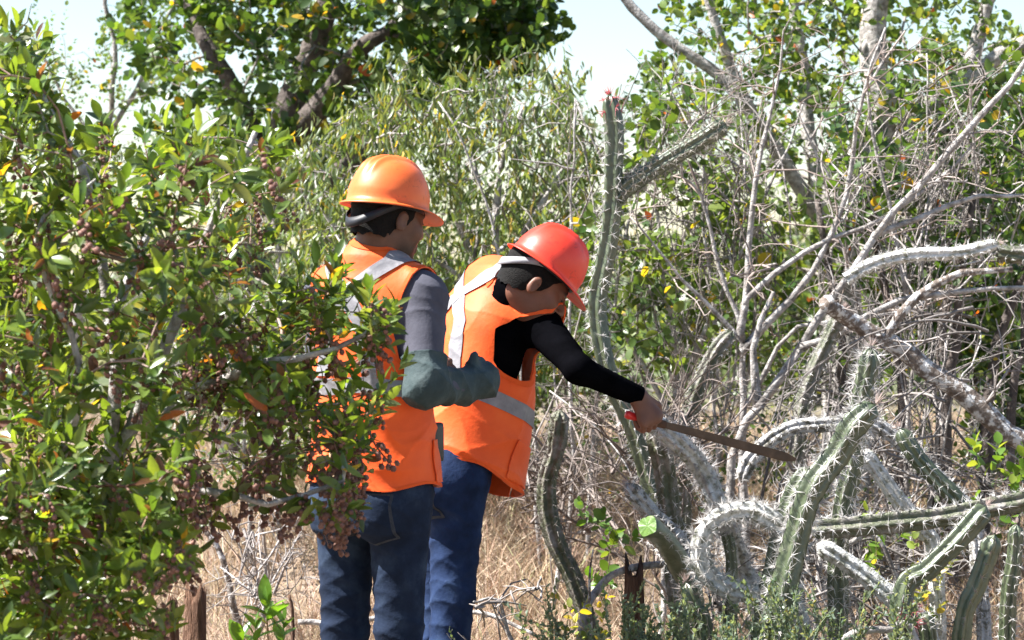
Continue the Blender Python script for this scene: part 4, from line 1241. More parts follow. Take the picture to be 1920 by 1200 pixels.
# ------------------------------------------------------------------ people: smooth implicit bodies
class Sdf:
    def __init__(s, lo, hi, h):
        s.lo = A(lo, float); s.h = h
        s.n = np.ceil((A(hi) - s.lo) / h).astype(int) + 1
        s.d = np.full(s.n, .2, np.float32)
        s.ax = [s.lo[i] + h * np.arange(s.n[i]) for i in range(3)]

    def _sl(s, lo, hi, m=.05):
        a = np.clip(np.floor((A(lo) - m - s.lo) / s.h).astype(int), 0, s.n)
        b = np.clip(np.ceil((A(hi) + m - s.lo) / s.h).astype(int) + 1, 0, s.n)
        if np.any(b <= a): return None, None
        sl = tuple(slice(a[i], b[i]) for i in range(3))
        g = np.stack(np.meshgrid(*[s.ax[i][sl[i]] for i in range(3)], indexing='ij'), -1)
        return sl, g

    def _put(s, sl, d, k, sub):
        a = s.d[sl]
        if sub:
            h = np.clip(.5 - .5 * (a + d) / k, 0, 1)
            s.d[sl] = a * (1 - h) - d * h + k * h * (1 - h)
        else:
            h = np.clip(.5 + .5 * (a - d) / k, 0, 1)
            s.d[sl] = a * (1 - h) + d * h - k * h * (1 - h)

    def ell(s, c, r, R=np.eye(3), k=.02, sub=False):
        c = A(c, float); r = A(r, float); m = r.max()
        sl, g = s._sl(c - m, c + m)
        if sl is None: return
        l = (g - c) @ R
        k0 = np.linalg.norm(l / r, axis=-1); k1 = np.linalg.norm(l / r ** 2, axis=-1)
        s._put(sl, k0 * (k0 - 1) / np.maximum(k1, 1e-6), k, sub)

    def cone(s, a, b, ra, rb, k=.02, flat=None, sub=False):
        a = A(a, float); b = A(b, float); m = max(ra, rb) * (1.0 if flat is None else max(1, flat[1]))
        sl, g = s._sl(np.minimum(a, b) - m, np.maximum(a, b) + m)
        if sl is None: return
        if flat is not None:
            n = unit(A(flat[0])); f = 1 / flat[1] - 1; mid = (a + b) / 2
            g = g + n * ((g - mid) @ n)[..., None] * f
            a = a + n * ((a - mid) @ n) * f; b = b + n * ((b - mid) @ n) * f
        ba = b - a; t = np.clip(((g - a) @ ba) / max(ba @ ba, 1e-9), 0, 1)
        d = np.linalg.norm(g - a - t[..., None] * ba, axis=-1) - (ra + (rb - ra) * t)
        s._put(sl, d, k, sub)

    def loft(s, o, R, zs, aa, bb, cy, k=.02, ex=2.3):
        o = A(o, float); m = max(max(aa), max(bb)) + .06
        e = np.stack([o + R @ A([0, 0, zs[0]]), o + R @ A([0, 0, zs[-1]])])
        sl, g = s._sl(e.min(0) - m, e.max(0) + m, .02)
        if sl is None: return
        l = (g - o) @ R
        z = l[..., 2]
        zf = np.linspace(zs[0], zs[-1], 120)

        def sm(v):
            q = np.interp(zf, zs, v); kk = np.ones(13) / 13
            return np.interp(z, zf, np.convolve(np.pad(q, 6, 'edge'), kk, 'valid'))
        a, b, c = sm(aa), sm(bb), sm(cy)
        q = ((np.abs(l[..., 0]) / a) ** ex + (np.abs(l[..., 1] - c) / b) ** ex) ** (1 / ex)
        d = (q - 1) * np.minimum(a, b)
        d = np.maximum(d, np.maximum(z - zs[-1], zs[0] - z))
        s._put(sl, d, k, False)

    def mesh(s, smooth=1):
        d = s.d; sg = d < 0
        n = s.n
        cnt = np.zeros(n - 1, np.int8)
        off = [(a, b, c) for a in (0, 1) for b in (0, 1) for c in (0, 1)]
        for a, b, c in off:
            cnt += sg[a:n[0] - 1 + a, b:n[1] - 1 + b, c:n[2] - 1 + c]
        cells = np.argwhere((cnt > 0) & (cnt < 8))
        cv = {o_: d[cells[:, 0] + o_[0], cells[:, 1] + o_[1], cells[:, 2] + o_[2]].astype(float) for o_ in off}
        acc = np.zeros((len(cells), 3)); num = np.zeros(len(cells))
        for o_ in off:
            for ax in range(3):
                if o_[ax] == 0:
                    p = list(o_); p[ax] = 1; v0 = cv[o_]; v1 = cv[tuple(p)]
                    m = (v0 < 0) != (v1 < 0)
                    t = np.where(m, v0 / np.where(m, v0 - v1, 1), 0)
                    q = np.repeat(A([o_], float), len(cells), 0); q[:, ax] += t
                    acc += q * m[:, None]; num += m
        V = s.lo + s.h * (cells + acc / num[:, None])
        vid = np.full(n - 1, -1, np.int32); vid[tuple(cells.T)] = np.arange(len(cells))
        Q = []
        for ax in range(3):
            u, v = [(1, 2), (2, 0), (0, 1)][ax]
            sa = [slice(None)] * 3; sb = [slice(None)] * 3; sa[ax] = slice(0, n[ax] - 1); sb[ax] = slice(1, n[ax])
            ch = sg[tuple(sa)] != sg[tuple(sb)]
            e = np.argwhere(ch)
            e = e[(e[:, u] > 0) & (e[:, v] > 0) & (e[:, u] < n[u] - 1) & (e[:, v] < n[v] - 1)]
            ins = sg[tuple(e.T)]
            q = []
            for du, dv in ((-1, -1), (0, -1), (0, 0), (-1, 0)):
                f = e.copy(); f[:, u] += du; f[:, v] += dv; q.append(vid[tuple(f.T)])
            q = np.stack(q, -1); q[~ins] = q[~ins][:, ::-1]
            Q.append(q)
        Q = np.vstack(Q); Q = Q[(Q >= 0).all(1)]
        for _ in range(smooth):
            V = laplace(V, Q, .5)
        return V, Q


def laplace(V, Q, w):
    S = np.zeros_like(V); Nn = np.zeros(len(V))
    k = Q.shape[1]
    for a in range(k):
        b = (a + 1) % k
        np.add.at(S, Q[:, a], V[Q[:, b]]); np.add.at(Nn, Q[:, a], 1)
        np.add.at(S, Q[:, b], V[Q[:, a]]); np.add.at(Nn, Q[:, b], 1)
    return V * (1 - w) + w * S / np.maximum(Nn, 1)[:, None]


def normals(V, Q):
    fn = np.cross(V[Q[:, 2]] - V[Q[:, 0]], V[Q[:, -1]] - V[Q[:, 1]])
    N = np.zeros_like(V)
    for a in range(Q.shape[1]): np.add.at(N, Q[:, a], fn)
    return unit(N)


def tri(Q):
    return Q if Q.shape[1] == 3 else np.vstack([Q[:, [0, 1, 2]], Q[:, [0, 2, 3]]])


def clip(V, T, g):
    """keep the part of a triangle mesh where g > 0, cutting triangles cleanly"""
    T = tri(T); pos = g > 0
    c = pos[T].sum(1)
    out = [T[c == 3]]
    V = list(V); cache = {}

    def cut(i, j):
        key = (i, j) if i < j else (j, i)
        if key not in cache:
            t = g[i] / (g[i] - g[j]); cache[key] = len(V); V.append(V[i] + (V[j] - V[i]) * t)
        return cache[key]
    add = []
    for f in T[(c == 1) | (c == 2)]:
        k = int(pos[f].sum())
        for r in range(3):
            a, b, d = f[r], f[(r + 1) % 3], f[(r + 2) % 3]
            if k == 1 and pos[a]:
                add.append((a, cut(a, b), cut(a, d))); break
            if k == 2 and not pos[a]:
                x, y = cut(a, b), cut(a, d)
                add.append((x, b, d)); add.append((x, d, y)); break
    T2 = np.vstack([out[0], A(add).reshape(-1, 3)]).astype(int)
    V = A(V); used = np.unique(T2); mp = np.full(len(V), -1); mp[used] = np.arange(len(used))
    return V[used], mp[T2]


def pieces(T, nmin=12):
    """connected pieces of a triangle mesh"""
    n = int(T.max()) + 1; lab = np.arange(n)
    for _ in range(4000):
        m = lab[T].min(1); new = lab.copy()
        for a in range(3): np.minimum.at(new, T[:, a], m)
        new = new[new]
        if (new == lab).all(): break
        lab = new
    f = lab[T[:, 0]]
    return [T[f == k] for k in np.unique(f) if (f == k).sum() >= nmin]


def part_pieces(nm, V, T, mat, parent, th=None):
    if not len(T): return
    for t in pieces(T):
        u = np.unique(t); mp = np.full(len(V), -1); mp[u] = np.arange(len(u))
        o = obj(nm, make_mesh(nm, V[u], mp[t], mat), parent)
        if th: solid(o, th)


def solid(o, th, off=-1):
    m = o.modifiers.new('thickness', 'SOLIDIFY'); m.thickness = th; m.offset = off
    return o


def frame(yaw, lean=0.0, side=0.0, roll=0.0):
    """columns right, forward, up; yaw turns from away (+Y) towards +X; lean pitches forward"""
    f = A([math.sin(yaw), math.cos(yaw), 0]); r_ = A([math.cos(yaw), -math.sin(yaw), 0]); u = A([0, 0, 1.0])
    f2 = f * math.cos(lean) - u * math.sin(lean); u2 = u * math.cos(lean) + f * math.sin(lean)
    r3 = r_ * math.cos(roll) - u2 * math.sin(roll); u3 = u2 * math.cos(roll) + r_ * math.sin(roll)
    return np.stack([r3, f2, u3], 1)


def add_head(S, o, R, grow=0.0, fine=True):
    P = lambda x, y, z: o + R @ A([x, y, z])
    g = grow
    S.ell(P(0, -.012, .045), A([.075, .096, .085]) + g, R, .02)
    S.ell(P(0, .033, -.010), A([.062, .060, .086]) + g, R, .03)
    S.ell(P(0, .030, -.064), A([.051, .058, .046]) + g, R, .03)
    if not fine: return
    S.ell(P(0, .077, -.098), (.021, .017, .017), R, .025)
    S.cone(P(-.034, .083, .026), P(.034, .083, .026), .014, .014, .02)
    for sx in (-1, 1):
        S.ell(P(sx * .041, .062, -.022), (.024, .026, .028), R, .02)
        S.ell(P(sx * .032, .100, .006), (.018, .016, .012), R, .012, sub=True)
        S.ell(P(sx * .031, .084, .006), (.0125, .0125, .0115), R, .004)
        S.ell(P(sx * .013, .103, -.031), (.009, .011, .008), R, .008)
        Re = R @ A(Matrix.Rotation(-.35 * sx, 3, 'Z') @ Matrix.Rotation(-.2, 3, 'X'))
        S.ell(P(sx * .079, -.010, -.006), (.008, .018, .030), Re, .010)
        S.ell(P(sx * .089, -.003, -.004), (.007, .011, .020), Re, .006, sub=True)
    S.cone(P(0, .092, .022), P(0, .114, -.024), .008, .0125, .012)
    S.cone(P(-.019, .090, -.058), P(.019, .090, -.058), .0075, .0075, .008)
    S.cone(P(-.016, .089, -.070), P(.016, .089, -.070), .0085, .0085, .006)
    S.cone(P(-.022, .102, -.0645), P(.022, .102, -.0645), .0022, .0022, .003, sub=True)


def head_colors(V, o, R, skin, lip, hairc, mous=.0, beard=.0):
    l = (V - o) @ R
    c = np.repeat(A([skin], float), len(V), 0)
    c *= (1 + .10 * vnoise(V * 55, 3) + .12 * vnoise(V * 14, 6))[:, None]

    def mix(w, col):
        nonlocal c
        c = c * (1 - w[:, None]) + A(col) * w[:, None]
    gs = lambda x, y, z, sx, sy, sz: np.exp(-((l[:, 0] - x) / sx) ** 2 - ((l[:, 1] - y) / sy) ** 2 - ((l[:, 2] - z) / sz) ** 2)
    for sx in (-1, 1):
        mix(np.clip(gs(sx * .033, .095, .027, .020, .03, .0055) * 1.6, 0, .95), hairc)
        mix(np.clip(gs(sx * .031, .098, .0035, .014, .02, .0035) * 1.2, 0, .8), (.012, .008, .006))
    mix(np.clip(gs(0, .10, -.064, .022, .03, .010), 0, .7), lip)
    if mous: mix(np.clip(gs(0, .10, -.048, .026, .03, .007) * mous, 0, .9), hairc)
    if beard:
        w = np.clip((-.045 - l[:, 2]) / .03, 0, 1) * np.clip((l[:, 1] + .01) / .03, 0, 1) * np.clip((l[:, 2] + .14) / .02, 0, 1)
        mix(w * beard, hairc)
        w = gs(0, .088, -.096, .022, .03, .018); mix(np.clip(w * beard * 1.3, 0, .85), hairc)
    return c


def helmet(parent, o, R, mat, band_mat, pad=(0, -.006, .036), sc=1.0):
    a, b, H = .109 * sc, .118 * sc, .130 * sc
    nt, nr = 112, 22
    th = np.arange(nt) / nt * 2 * math.pi      # 0 = right, pi/2 = front
    cx, sy = np.cos(th), np.sin(th)
    front = np.clip(sy, 0, 1) ** 3
    rear = np.clip(-sy, 0, 1) ** 2
    rows = []
    for w, dz in ((1.0, -.006), (.75, -.0035), (.3, -.001)):
        bw = (.014 + .042 * front + .004 * rear) * w
        rows.append(np.stack([cx * (a + bw), sy * (b + bw), dz * (1 + .5 * front) - .016 * front * w - .004 * rear * w], -1))
    for i in range(nr + 1):
        f = i / nr * math.pi / 2 * .985
        rr = math.cos(f) ** .82; z = H * math.sin(f) ** .95
        x = cx * a * rr; y = sy * b * rr
        up = max(0, math.sin(f) - .15) / .85
        rid = (np.exp(-((np.abs(x) - .030) / .007) ** 2) + .9 * np.exp(-(x / .007) ** 2)) * .0105 * min(1, up * 2.2) * np.clip((.11 - np.abs(y)) / .03, 0, 1)
        groove = -.0022 * math.exp(-((i - 1.5) / .8) ** 2)
        rows.append(np.stack([x * (1 + groove / .1), y * (1 + groove / .1), z + rid + 0 * x], -1))
    V = np.vstack(rows + [A([[0, 0, H + .004]])])
    n = len(rows); i, j = np.meshgrid(np.arange(n - 1), np.arange(nt), indexing='ij'); i = i.ravel(); j = j.ravel()
    Q = np.stack([i * nt + j, i * nt + (j + 1) % nt, (i + 1) * nt + (j + 1) % nt, (i + 1) * nt + j], -1)
    jj = np.arange(nt); T = np.stack([(n - 1) * nt + jj, (n - 1) * nt + (jj + 1) % nt, np.full(nt, n * nt)], -1)
    Wv = (V + A(pad)) @ R.T + o
    he = obj('hard_hat', make_mesh('hard_hat', Wv, [Q, T], mat), parent)
    solid(he, .003)
    # rim bead and strap slots
    # suspension band that drops to the nape
    t = np.linspace(-math.pi * 1.04, math.pi * .04, 60)
    x = np.cos(t) * .086; y = np.sin(t) * .112 - .010
    bk = np.clip(-np.sin(t), 0, 1) ** 1.5
    zc = pad[2] + .002 - .066 * bk
    hw = .010 + .003 * bk
    Vb = np.vstack([np.stack([x, y, zc - hw], -1), np.stack([x * 1.015, y * 1.01, zc + hw], -1)]) @ R.T + o
    m = len(t); k = np.arange(m - 1)
    bd = obj('headband', make_mesh('headband', Vb, np.stack([k, k + 1, m + k + 1, m + k], -1), band_mat), he)
    solid(bd, .003, 0)
    # inner head ring under the shell
    t = np.arange(64) / 64 * 2 * math.pi
    rows = [np.stack([np.cos(t) * .090, np.sin(t) * .104 + pad[1], 0 * t + z], -1) for z in (pad[2] - .010, pad[2] + .016)]
    Vr = np.vstack(rows) @ R.T + o; k = np.arange(64); k2 = (k + 1) % 64
    rg = obj('inner_ring', make_mesh('inner_ring', Vr, np.stack([k, k2, 64 + k2, 64 + k], -1), M['strap']), he)
    solid(rg, .003, 0)
    return he


def hair_part(parent, o, R, low=.05, top=.06):
    S = Sdf(o - .17, o + .17, .005)
    P = lambda x, y, z: o + R @ A([x, y, z])
    S.ell(P(0, -.012, .045), A([.075, .096, .085]) + .006, R, .02)
    S.ell(P(0, .015, -.010), A([.064, .060, .086]) + .004, R, .03)
    S.cone(P(0, -.045, -.02), P(0, -.05, -.10), .062, .055, .03)
    V, Q = S.mesh(1)
    l = (V - o) @ R
    x, y, z = l.T
    nz = .004 * vnoise(V * 90, 2)
    fr = np.interp(z, [-.10, -.05, -.03, -.01, .03, .06, .12], [-.045, -.035, -.022, .018, .040, .075, .11])
    g = np.minimum(fr - y + nz, z + low + nz * 2 - .12 * np.clip(y + .05, 0, 1))
    g = np.minimum(g, top - z)
    V, T = clip(V, Q, g)
    return obj('hair', make_mesh('hair', V, T, M['hair']), parent)


def folds(V, seed, amp, dirs):
    """soft cloth folds; dirs: list of (direction, wavelength, weight)"""
    f = np.zeros(len(V))
    warp = vnoise(V * 6, seed) * 1.4 + vnoise(V * 13, seed + 1) * .5
    for q, (d, wl, w) in enumerate(dirs):
        ph = V @ unit(A(d, float)) * 6.283 / wl + warp * 2.2 + q * 1.7
        f += w * (1.35 - 1.9 * np.abs(np.sin(ph * .5)) ** .55) * (.45 + .55 * vnoise(V * 4.5 + q * 9, seed + 3 + q))
    return f * amp


def finger(S, pts, r0, r1):
    for i in range(len(pts) - 1):
        a = r0 + (r1 - r0) * i / (len(pts) - 1); b = r0 + (r1 - r0) * (i + 1) / (len(pts) - 1)
        S.cone(pts[i], pts[i + 1], a, b, .004)


def fist(S, wrist, palm_dir, axis, back, size=1.0, thumb_up=True):
    """hand closed round a rod; palm_dir wrist->knuckles, axis = rod direction (towards the thumb side), back = back of the hand"""
    pd = unit(palm_dir); ax = unit(axis - pd * (axis @ pd)); bk = unit(np.cross(ax, pd))
    if bk @ A(back) < 0: bk = -bk
    s = size
    kn = wrist + pd * .088 * s
    S.cone(wrist + pd * .012 * s, wrist + pd * .075 * s + ax * .016 * s, .028 * s, .027 * s, .02, flat=(bk, .62))
    S.cone(wrist + pd * .015 * s, wrist + pd * .070 * s - ax * .020 * s, .026 * s, .024 * s, .02, flat=(bk, .62))
    for i, (u, L) in enumerate([(.034, .95), (.012, 1.05), (-.010, 1.0), (-.031, .82)]):
        k0 = kn + ax * u * s - pd * abs(u) * .18
        p1 = k0 + (pd * .016 - bk * .022) * s * L
        p2 = p1 + (-pd * .016 - bk * .020) * s * L
        p3 = p2 + (-pd * .024 + bk * .004) * s * L
        finger(S, [k0 - pd * .012 * s, k0, p1, p2, p3], .0105 * s, .0085 * s)
    t0 = wrist + pd * .025 * s + ax * .026 * s
    t1 = wrist + pd * .055 * s + ax * .050 * s - bk * .010 * s
    t2 = t1 + (pd * .026 + ax * .002 - bk * .018) * s
    t3 = t2 + (pd * .010 - ax * .014 - bk * .014) * s
    finger(S, [t0, t1, t2, t3], .013 * s, .009 * s)
    return kn, ax, bk, pd


BODY_Z = [-.07, 0, .10, .20, .30, .40, .47, .53]
BODY_A = [.150, .160, .148, .145, .158, .165, .135, .07]
BODY_B = [.100, .108, .098, .098, .110, .110, .090, .06]
BODY_C = [.0, -.004, .0, .004, .002, -.008, -.014, -.016]


def person(name, label, origin, yaw, lean, head_o, head_R, sh_r, sh_l, arms, legs, skin, cols, hump=0.0, h=.005):
    """arms: {'r': (elbow, wrist), 'l': ...}; legs: [(hip, knee, ankle)]; returns things needed by the clothing"""
    R = frame(yaw, lean)
    root = thing(name, A([origin[0], origin[1], float(ground_h(origin[0], origin[1]))]), label, 'person')
    L2W = lambda x, y, z: origin + R @ A([x, y, z])
    cyb = [c - hump * math.sin(max(0, z) / .53 * 2.2) for c, z in zip(BODY_C, BODY_Z)]
    pts = [head_o, origin] + [p for a in arms.values() for p in a[:2]] + [p for l in legs for p in l]
    lo = np.min(pts, 0) - .26; hi = np.max(pts, 0) + .26
    return root, R, L2W, cyb, lo, hi
BODY_Z = [-.07, 0, .11, .22, .33, .43, .51, .575]


def worker(cfg):
    og, yaw, lean, hump = cfg['origin'], cfg['yaw'], cfg['lean'], cfg['hump']
    R = frame(yaw, lean); ho, hR = cfg['head_o'], cfg['head_R']
    root = thing('person', A([og[0], og[1], float(ground_h(og[0], og[1]))]), cfg['label'], 'person')
    P = lambda x, y, z: og + R @ A([x, y, z])
    loc = lambda V: (V - og) @ R
    cyb = [c - hump * math.sin(max(0, z) / .575 * 2.2) for c, z in zip(BODY_C, BODY_Z)]
    cs = lambda z: float(np.interp(z, BODY_Z, cyb))
    nb = P(0, cs(.575) - .004, .585)
    shd = {1: P(*cfg['sh'][1]), -1: P(*cfg['sh'][-1])}
    arms, legs = cfg['arms'], cfg['legs']
    # ---- body, one continuous surface
    pts = [ho, og] + [p for a in arms.values() for p in a] + [p for l in legs for p in l]
    lo, hi = np.min(pts, 0) - .22, np.max(pts, 0) + .22
    S = Sdf(lo, hi, cfg.get('h', .005))
    S.loft(og, R, BODY_Z, BODY_A, BODY_B, cyb, .02)
    for s, p in shd.items():
        S.cone(P(s * .04, cs(.53), .535), p, .05, .055, .04)
        e, w = arms[s]
        ebr = cfg.get('elbow', .050) - .013; S.cone(p, e, .050, ebr, .02); S.cone(e, w, ebr, cfg['cuff'] - .007, .012)
    for hip, kn, an in legs:
        S.cone(hip, kn, .078, .052, .03); S.cone(kn, an, .052, .036, .02)
        fd = A([math.sin(yaw), math.cos(yaw), 0])
        S.cone(an - fd * .03 + A([0, 0, -.035]), an + fd * .15 + A([0, 0, -.042]), .032, .026, .03)
    hb = ho + hR @ A([0, -.028, -.045])
    S.cone(nb - (nb - hb) * -.12, hb, .062, .055, .03)
    add_head(S, ho, hR)
    for s in (1, -1):
        w = arms[s][1]
        fist(S, w, *cfg['hands'][s])
    V, Q = S.mesh(1)
    col = head_colors(V, ho, hR, cfg['skin'], cfg['lip'], (.012, .009, .008), cfg['mous'], cfg['beard'])
    obj('body', make_mesh('body', V, Q, M['skin'], True, col), root)
    hair_part(root, ho, hR, cfg.get('hair_low', .05), cfg.get('pad', (0, 0, .038))[2] + .02)
    for sx in (-1, 1):      # eyes look out under half-closed lids
        mb = MB(); c = ho + hR @ A([sx * .031, .0855, .004])
        th = np.linspace(0, math.pi, 9)[:, None]; ph = np.arange(14)[None] / 14 * 6.283
        sv = np.stack([np.sin(th) * np.cos(ph), np.sin(th) * np.sin(ph), np.cos(th) + 0 * ph], -1).reshape(-1, 3) * .0122
        i, j = np.meshgrid(np.arange(8), np.arange(14), indexing='ij'); i = i.ravel(); j = j.ravel()
        mb.add(c + (sv * A([1, 1, .35])) @ hR.T, np.stack([i * 14 + j, i * 14 + (j + 1) % 14, (i + 1) * 14 + (j + 1) % 14, (i + 1) * 14 + j], -1), col=(.03, .02, .016))
        obj('eye', mb.mesh('eye', M['skin']), root)
    # ---- shirt
    S = Sdf(np.min([og, ho] + list(shd.values()) + [p for a in arms.values() for p in a], 0) - .2, np.max([og, ho] + [p for a in arms.values() for p in a], 0) + .16, .0055)
    S.loft(og, R, BODY_Z, [a + .007 for a in BODY_A], [b + .007 for b in BODY_B], cyb, .02)
    for s, p in shd.items():
        S.cone(P(s * .04, cs(.53), .535), p, .057, .063, .04)
        e, w = arms[s]
        eb = cfg.get('elbow', .050); S.cone(p, e, .062, eb, .03); S.cone(e, w, eb, cfg['cuff'], .025)
    S.cone(nb - (hb - nb) * .2, nb + (hb - nb) * cfg.get('ctop', .5), cfg.get('cr', .070), cfg.get('cr', .070) - .005, .03)
    V, Q = S.mesh(1)
    N = normals(V, Q)
    V = V + N * folds(V, 17, .0032, [((.7, .2, 1), .09, 1), ((1, -.3, .6), .13, .8)])[:, None]
    g = np.full(len(V), 1.0)
    g = np.where(np.linalg.norm(V - nb - (hb - nb) * .3, axis=1) < .12, -((V - (nb + (hb - nb) * cfg['collar'])) @ unit(hb - nb)), g)
    for s in (1, -1):
        e, w = arms[s]; ax = unit(w - e); t = (V - w) @ ax
        near = np.linalg.norm(V - w, axis=1) < .11
        g = np.where(near, np.minimum(g, -(t - .004)), g)
    V, T = clip(V, Q, g)
    solid(obj('shirt', make_mesh('shirt', V, T, M[cfg['shirt']]), root), .003)
    # ---- jeans
    S = Sdf(np.min([p for l in legs for p in l] + [og], 0) - A([.22, .22, .05]), np.max([p for l in legs for p in l] + [og], 0) + A([.22, .22, .16]), .0055)
    S.loft(og, R, [-.12, -.06, 0, .10, .13], [.150, .168, .170, .158, .155], [.105, .122, .122, .108, .105], [-.008, -.012, -.008, 0, 0], .03)
    for hip, kn, an in legs:
        S.cone(hip + A([0, 0, -.01]), kn, .088, .064, .03); S.cone(kn, an, .064, .058, .02)
    for s in (1, -1):
        S.ell(P(s * .072, -.075, -.075), (.072, .06, .085), R, .04)
    V, Q = S.mesh(1)
    N = normals(V, Q); l = loc(V)
    amp = np.interp(V[:, 2], [.05, .3, .42, .56, .72, .86, 1.0], [.0085, .0085, .008, .0055, .0035, .004, .002])
    f = folds(V, 23, 1.0, [((.45, .2, 1), .052, .8), ((-.6, .1, 1), .068, .8), ((1, .2, .35), .13, .7)])
    V = V + N * (f * amp)[:, None]
    wz = cfg['waist']
    g = np.minimum(wz - loc(V)[:, 2], V[:, 2] - (legs[0][2][2] - .01))
    V, T = clip(V, Q, g)
    jn = obj('jeans', make_mesh('jeans', V, T, M[cfg['jeans']]), root)
    solid(jn, .003)
    l = loc(V); N = normals(V, T)
    for s in (1, -1):       # rear pockets with a stitched edge
        cx = s * .078
        gp = np.minimum.reduce([.062 - np.abs(l[:, 0] - cx), -.028 - l[:, 2], l[:, 2] + .168 - .35 * np.abs(l[:, 0] - cx), -l[:, 1] - .01])
        gp2 = gp - .006
        for gg, inf, mat, nm in ((gp, .0022, 'stitch', 'pocket_seam'), (gp2, .0042, cfg['jeans'], 'pocket')):
            Vp, Tp = clip(V + N * inf, T, gg)
            part_pieces(nm, Vp, Tp, M[mat], jn)
    gs = .003 - np.abs(l[:, 0]); gs = np.minimum(gs, np.minimum(l[:, 2] + .16, -l[:, 1]))
    Vp, Tp = clip(V + N * .0016, T, gs)
    part_pieces('seat_seam', Vp, Tp, M['stitch'], jn)
    # ---- boots
    fd = A([math.sin(yaw), math.cos(yaw), 0])
    for hip, kn, an in legs:
        S = Sdf(an - .22, an + .22, .006)
        S.cone(an + A([0, 0, .08]), an, .052, .048, .02)
        S.cone(an - fd * .035 + A([0, 0, -.032]), an + fd * .15 + A([0, 0, -.038]), .042, .036, .03, flat=((0, 0, 1), .95))
        V, Q = S.mesh(1)
        V[:, 2] = np.maximum(V[:, 2], float(ground_h(an[0], an[1])) - .004)
        obj('boot', make_mesh('boot', V, Q, M['boot']), root)
    # ---- vest
    v = cfg['vest']
    S = Sdf(og + A([-.5, -.5, -.2]), og + A([.5, .5, .85]), .0055)
    S.loft(og, R, v['z'], v['a'], v['b'], [c + cs(z) for c, z in zip(v['c'], v['z'])], .02, 2.25)
    for s, p in shd.items():
        S.cone(P(s * .035, cs(.55) - .002, .550), p + R @ A([s * .012, 0, .004]), .066 + cfg.get('vsh', 0), .075 + cfg.get('vsh', 0), .045)
    S.cone(nb - (hb - nb) * .3, nb + (hb - nb) * cfg.get('vtop', .02), .084, .082, .03)
    V, Q = S.mesh(2)
    N = normals(V, Q)
    l = loc(V)
    am = np.interp(l[:, 2], [-.05, .2, .45, .6], [.011, .009, .007, .004])
    V = V + N * (folds(V, cfg['seed'], 1.0, v['folds']) * am)[:, None]
    l = loc(V); x, y, z = l.T; ax_ = np.abs(x)
    xe = np.interp(z, [.24, .272, .33, .42, .50, .56, .62], [.40, .20, .146, .136, .150, .168, .170])
    gap = np.full(len(V), 1.0)
    if 'arm_cut' in cfg:
        xr = np.interp(z, [.24, .272, .33, .42, .47, .51, .62], [.40, .20, .165, .162, .185, .235, .30])
        xe = np.where(x > 0, xr, xe)
        q_ = V - shd[1]; dcut = unit(R @ A(cfg['arm_cut'][0]))
        gap = np.where(np.linalg.norm(q_, axis=1) < .125, cfg['arm_cut'][1] - q_ @ dcut, 1.0)
    gn = np.linalg.norm((V - nb) - np.outer((V - nb) @ unit(hb - nb), unit(hb - nb)), axis=1) - .066
    gneck = np.where(((V - nb) @ unit(hb - nb) > -.02) & (np.linalg.norm(V - nb, axis=1) < .14), gn + .066 - cfg.get('nhole', .058), 1.0)
    ghem = z - v['hem'] - .010 * np.sin(y * 22 + x * 9)
    gfront = np.where(y > .02, ax_ - np.interp(z, [0, .3, .5, .6], [.004, .004, .03, .07]), 1.0)
    g = np.minimum.reduce([xe - ax_, gneck, ghem, gfront, gap])
    Vv, Tv = clip(V, Q, g)
    vo = obj('vest', make_mesh('vest', Vv, Tv, M['vest']), root)
    solid(vo, .004)
    N = normals(V, Q)
    patches = [('waist_stripe', .0035, np.minimum(g - .001, v['band'][1] - np.abs(z - v['band'][0] - .004 * np.sin(x * 30))), 'stripe')]
    for s in (1, -1):
        xs = s * np.interp(z, [.22, .42, .50, .60], [-.085, -.060, .0, .115])
        sl_ = np.interp(z, [.40, .46, .60], [1.02, 1.35, 1.55])
        patches.append(('shoulder_stripe', .0035 + .0014 * (s > 0), np.minimum.reduce([g - .001, .021 * sl_ - np.abs(x - xs), .05 - y, z - v['band'][0] - v['band'][1] - .002]), 'stripe'))
    patches.append(('binding', .0025, np.minimum(g + .0, .011 - np.minimum.reduce([xe - ax_, gneck, gap, ghem + .003])), 'binding'))
    for nm, inf, gg, mat in patches:
        Vp, Tp = clip(V + N * inf, Q, gg)
        part_pieces(nm, Vp, Tp, M[mat], vo)
    for (x0, x1, y0, y1, z0, z1, nm) in v.get('pockets', []):
        gg = np.minimum.reduce([x - x0, x1 - x, y - y0, y1 - y, z - z0, z1 - z])
        Vp, Tp = clip(V + N * .006, Q, np.minimum(gg, ghem - .004))
        part_pieces(nm, Vp, Tp, M['vest'], vo, .004)
    helmet(root, ho, hR @ A(Matrix.Rotation(-math.radians(cfg.get('hat_tilt', 0)), 3, 'X')), M[cfg['helmet']], M[cfg['band']], cfg.get('pad', (0, -.006, .038)), cfg.get('hat_scale', 1.0))
    return root, P, nb, hb


M['binding'] = mat_noise('vest_binding', [(.3, (.72, .085, .012)), (.7, (.80, .11, .016))], 40, 3, .8, .3, .003)
R_ = math.radians


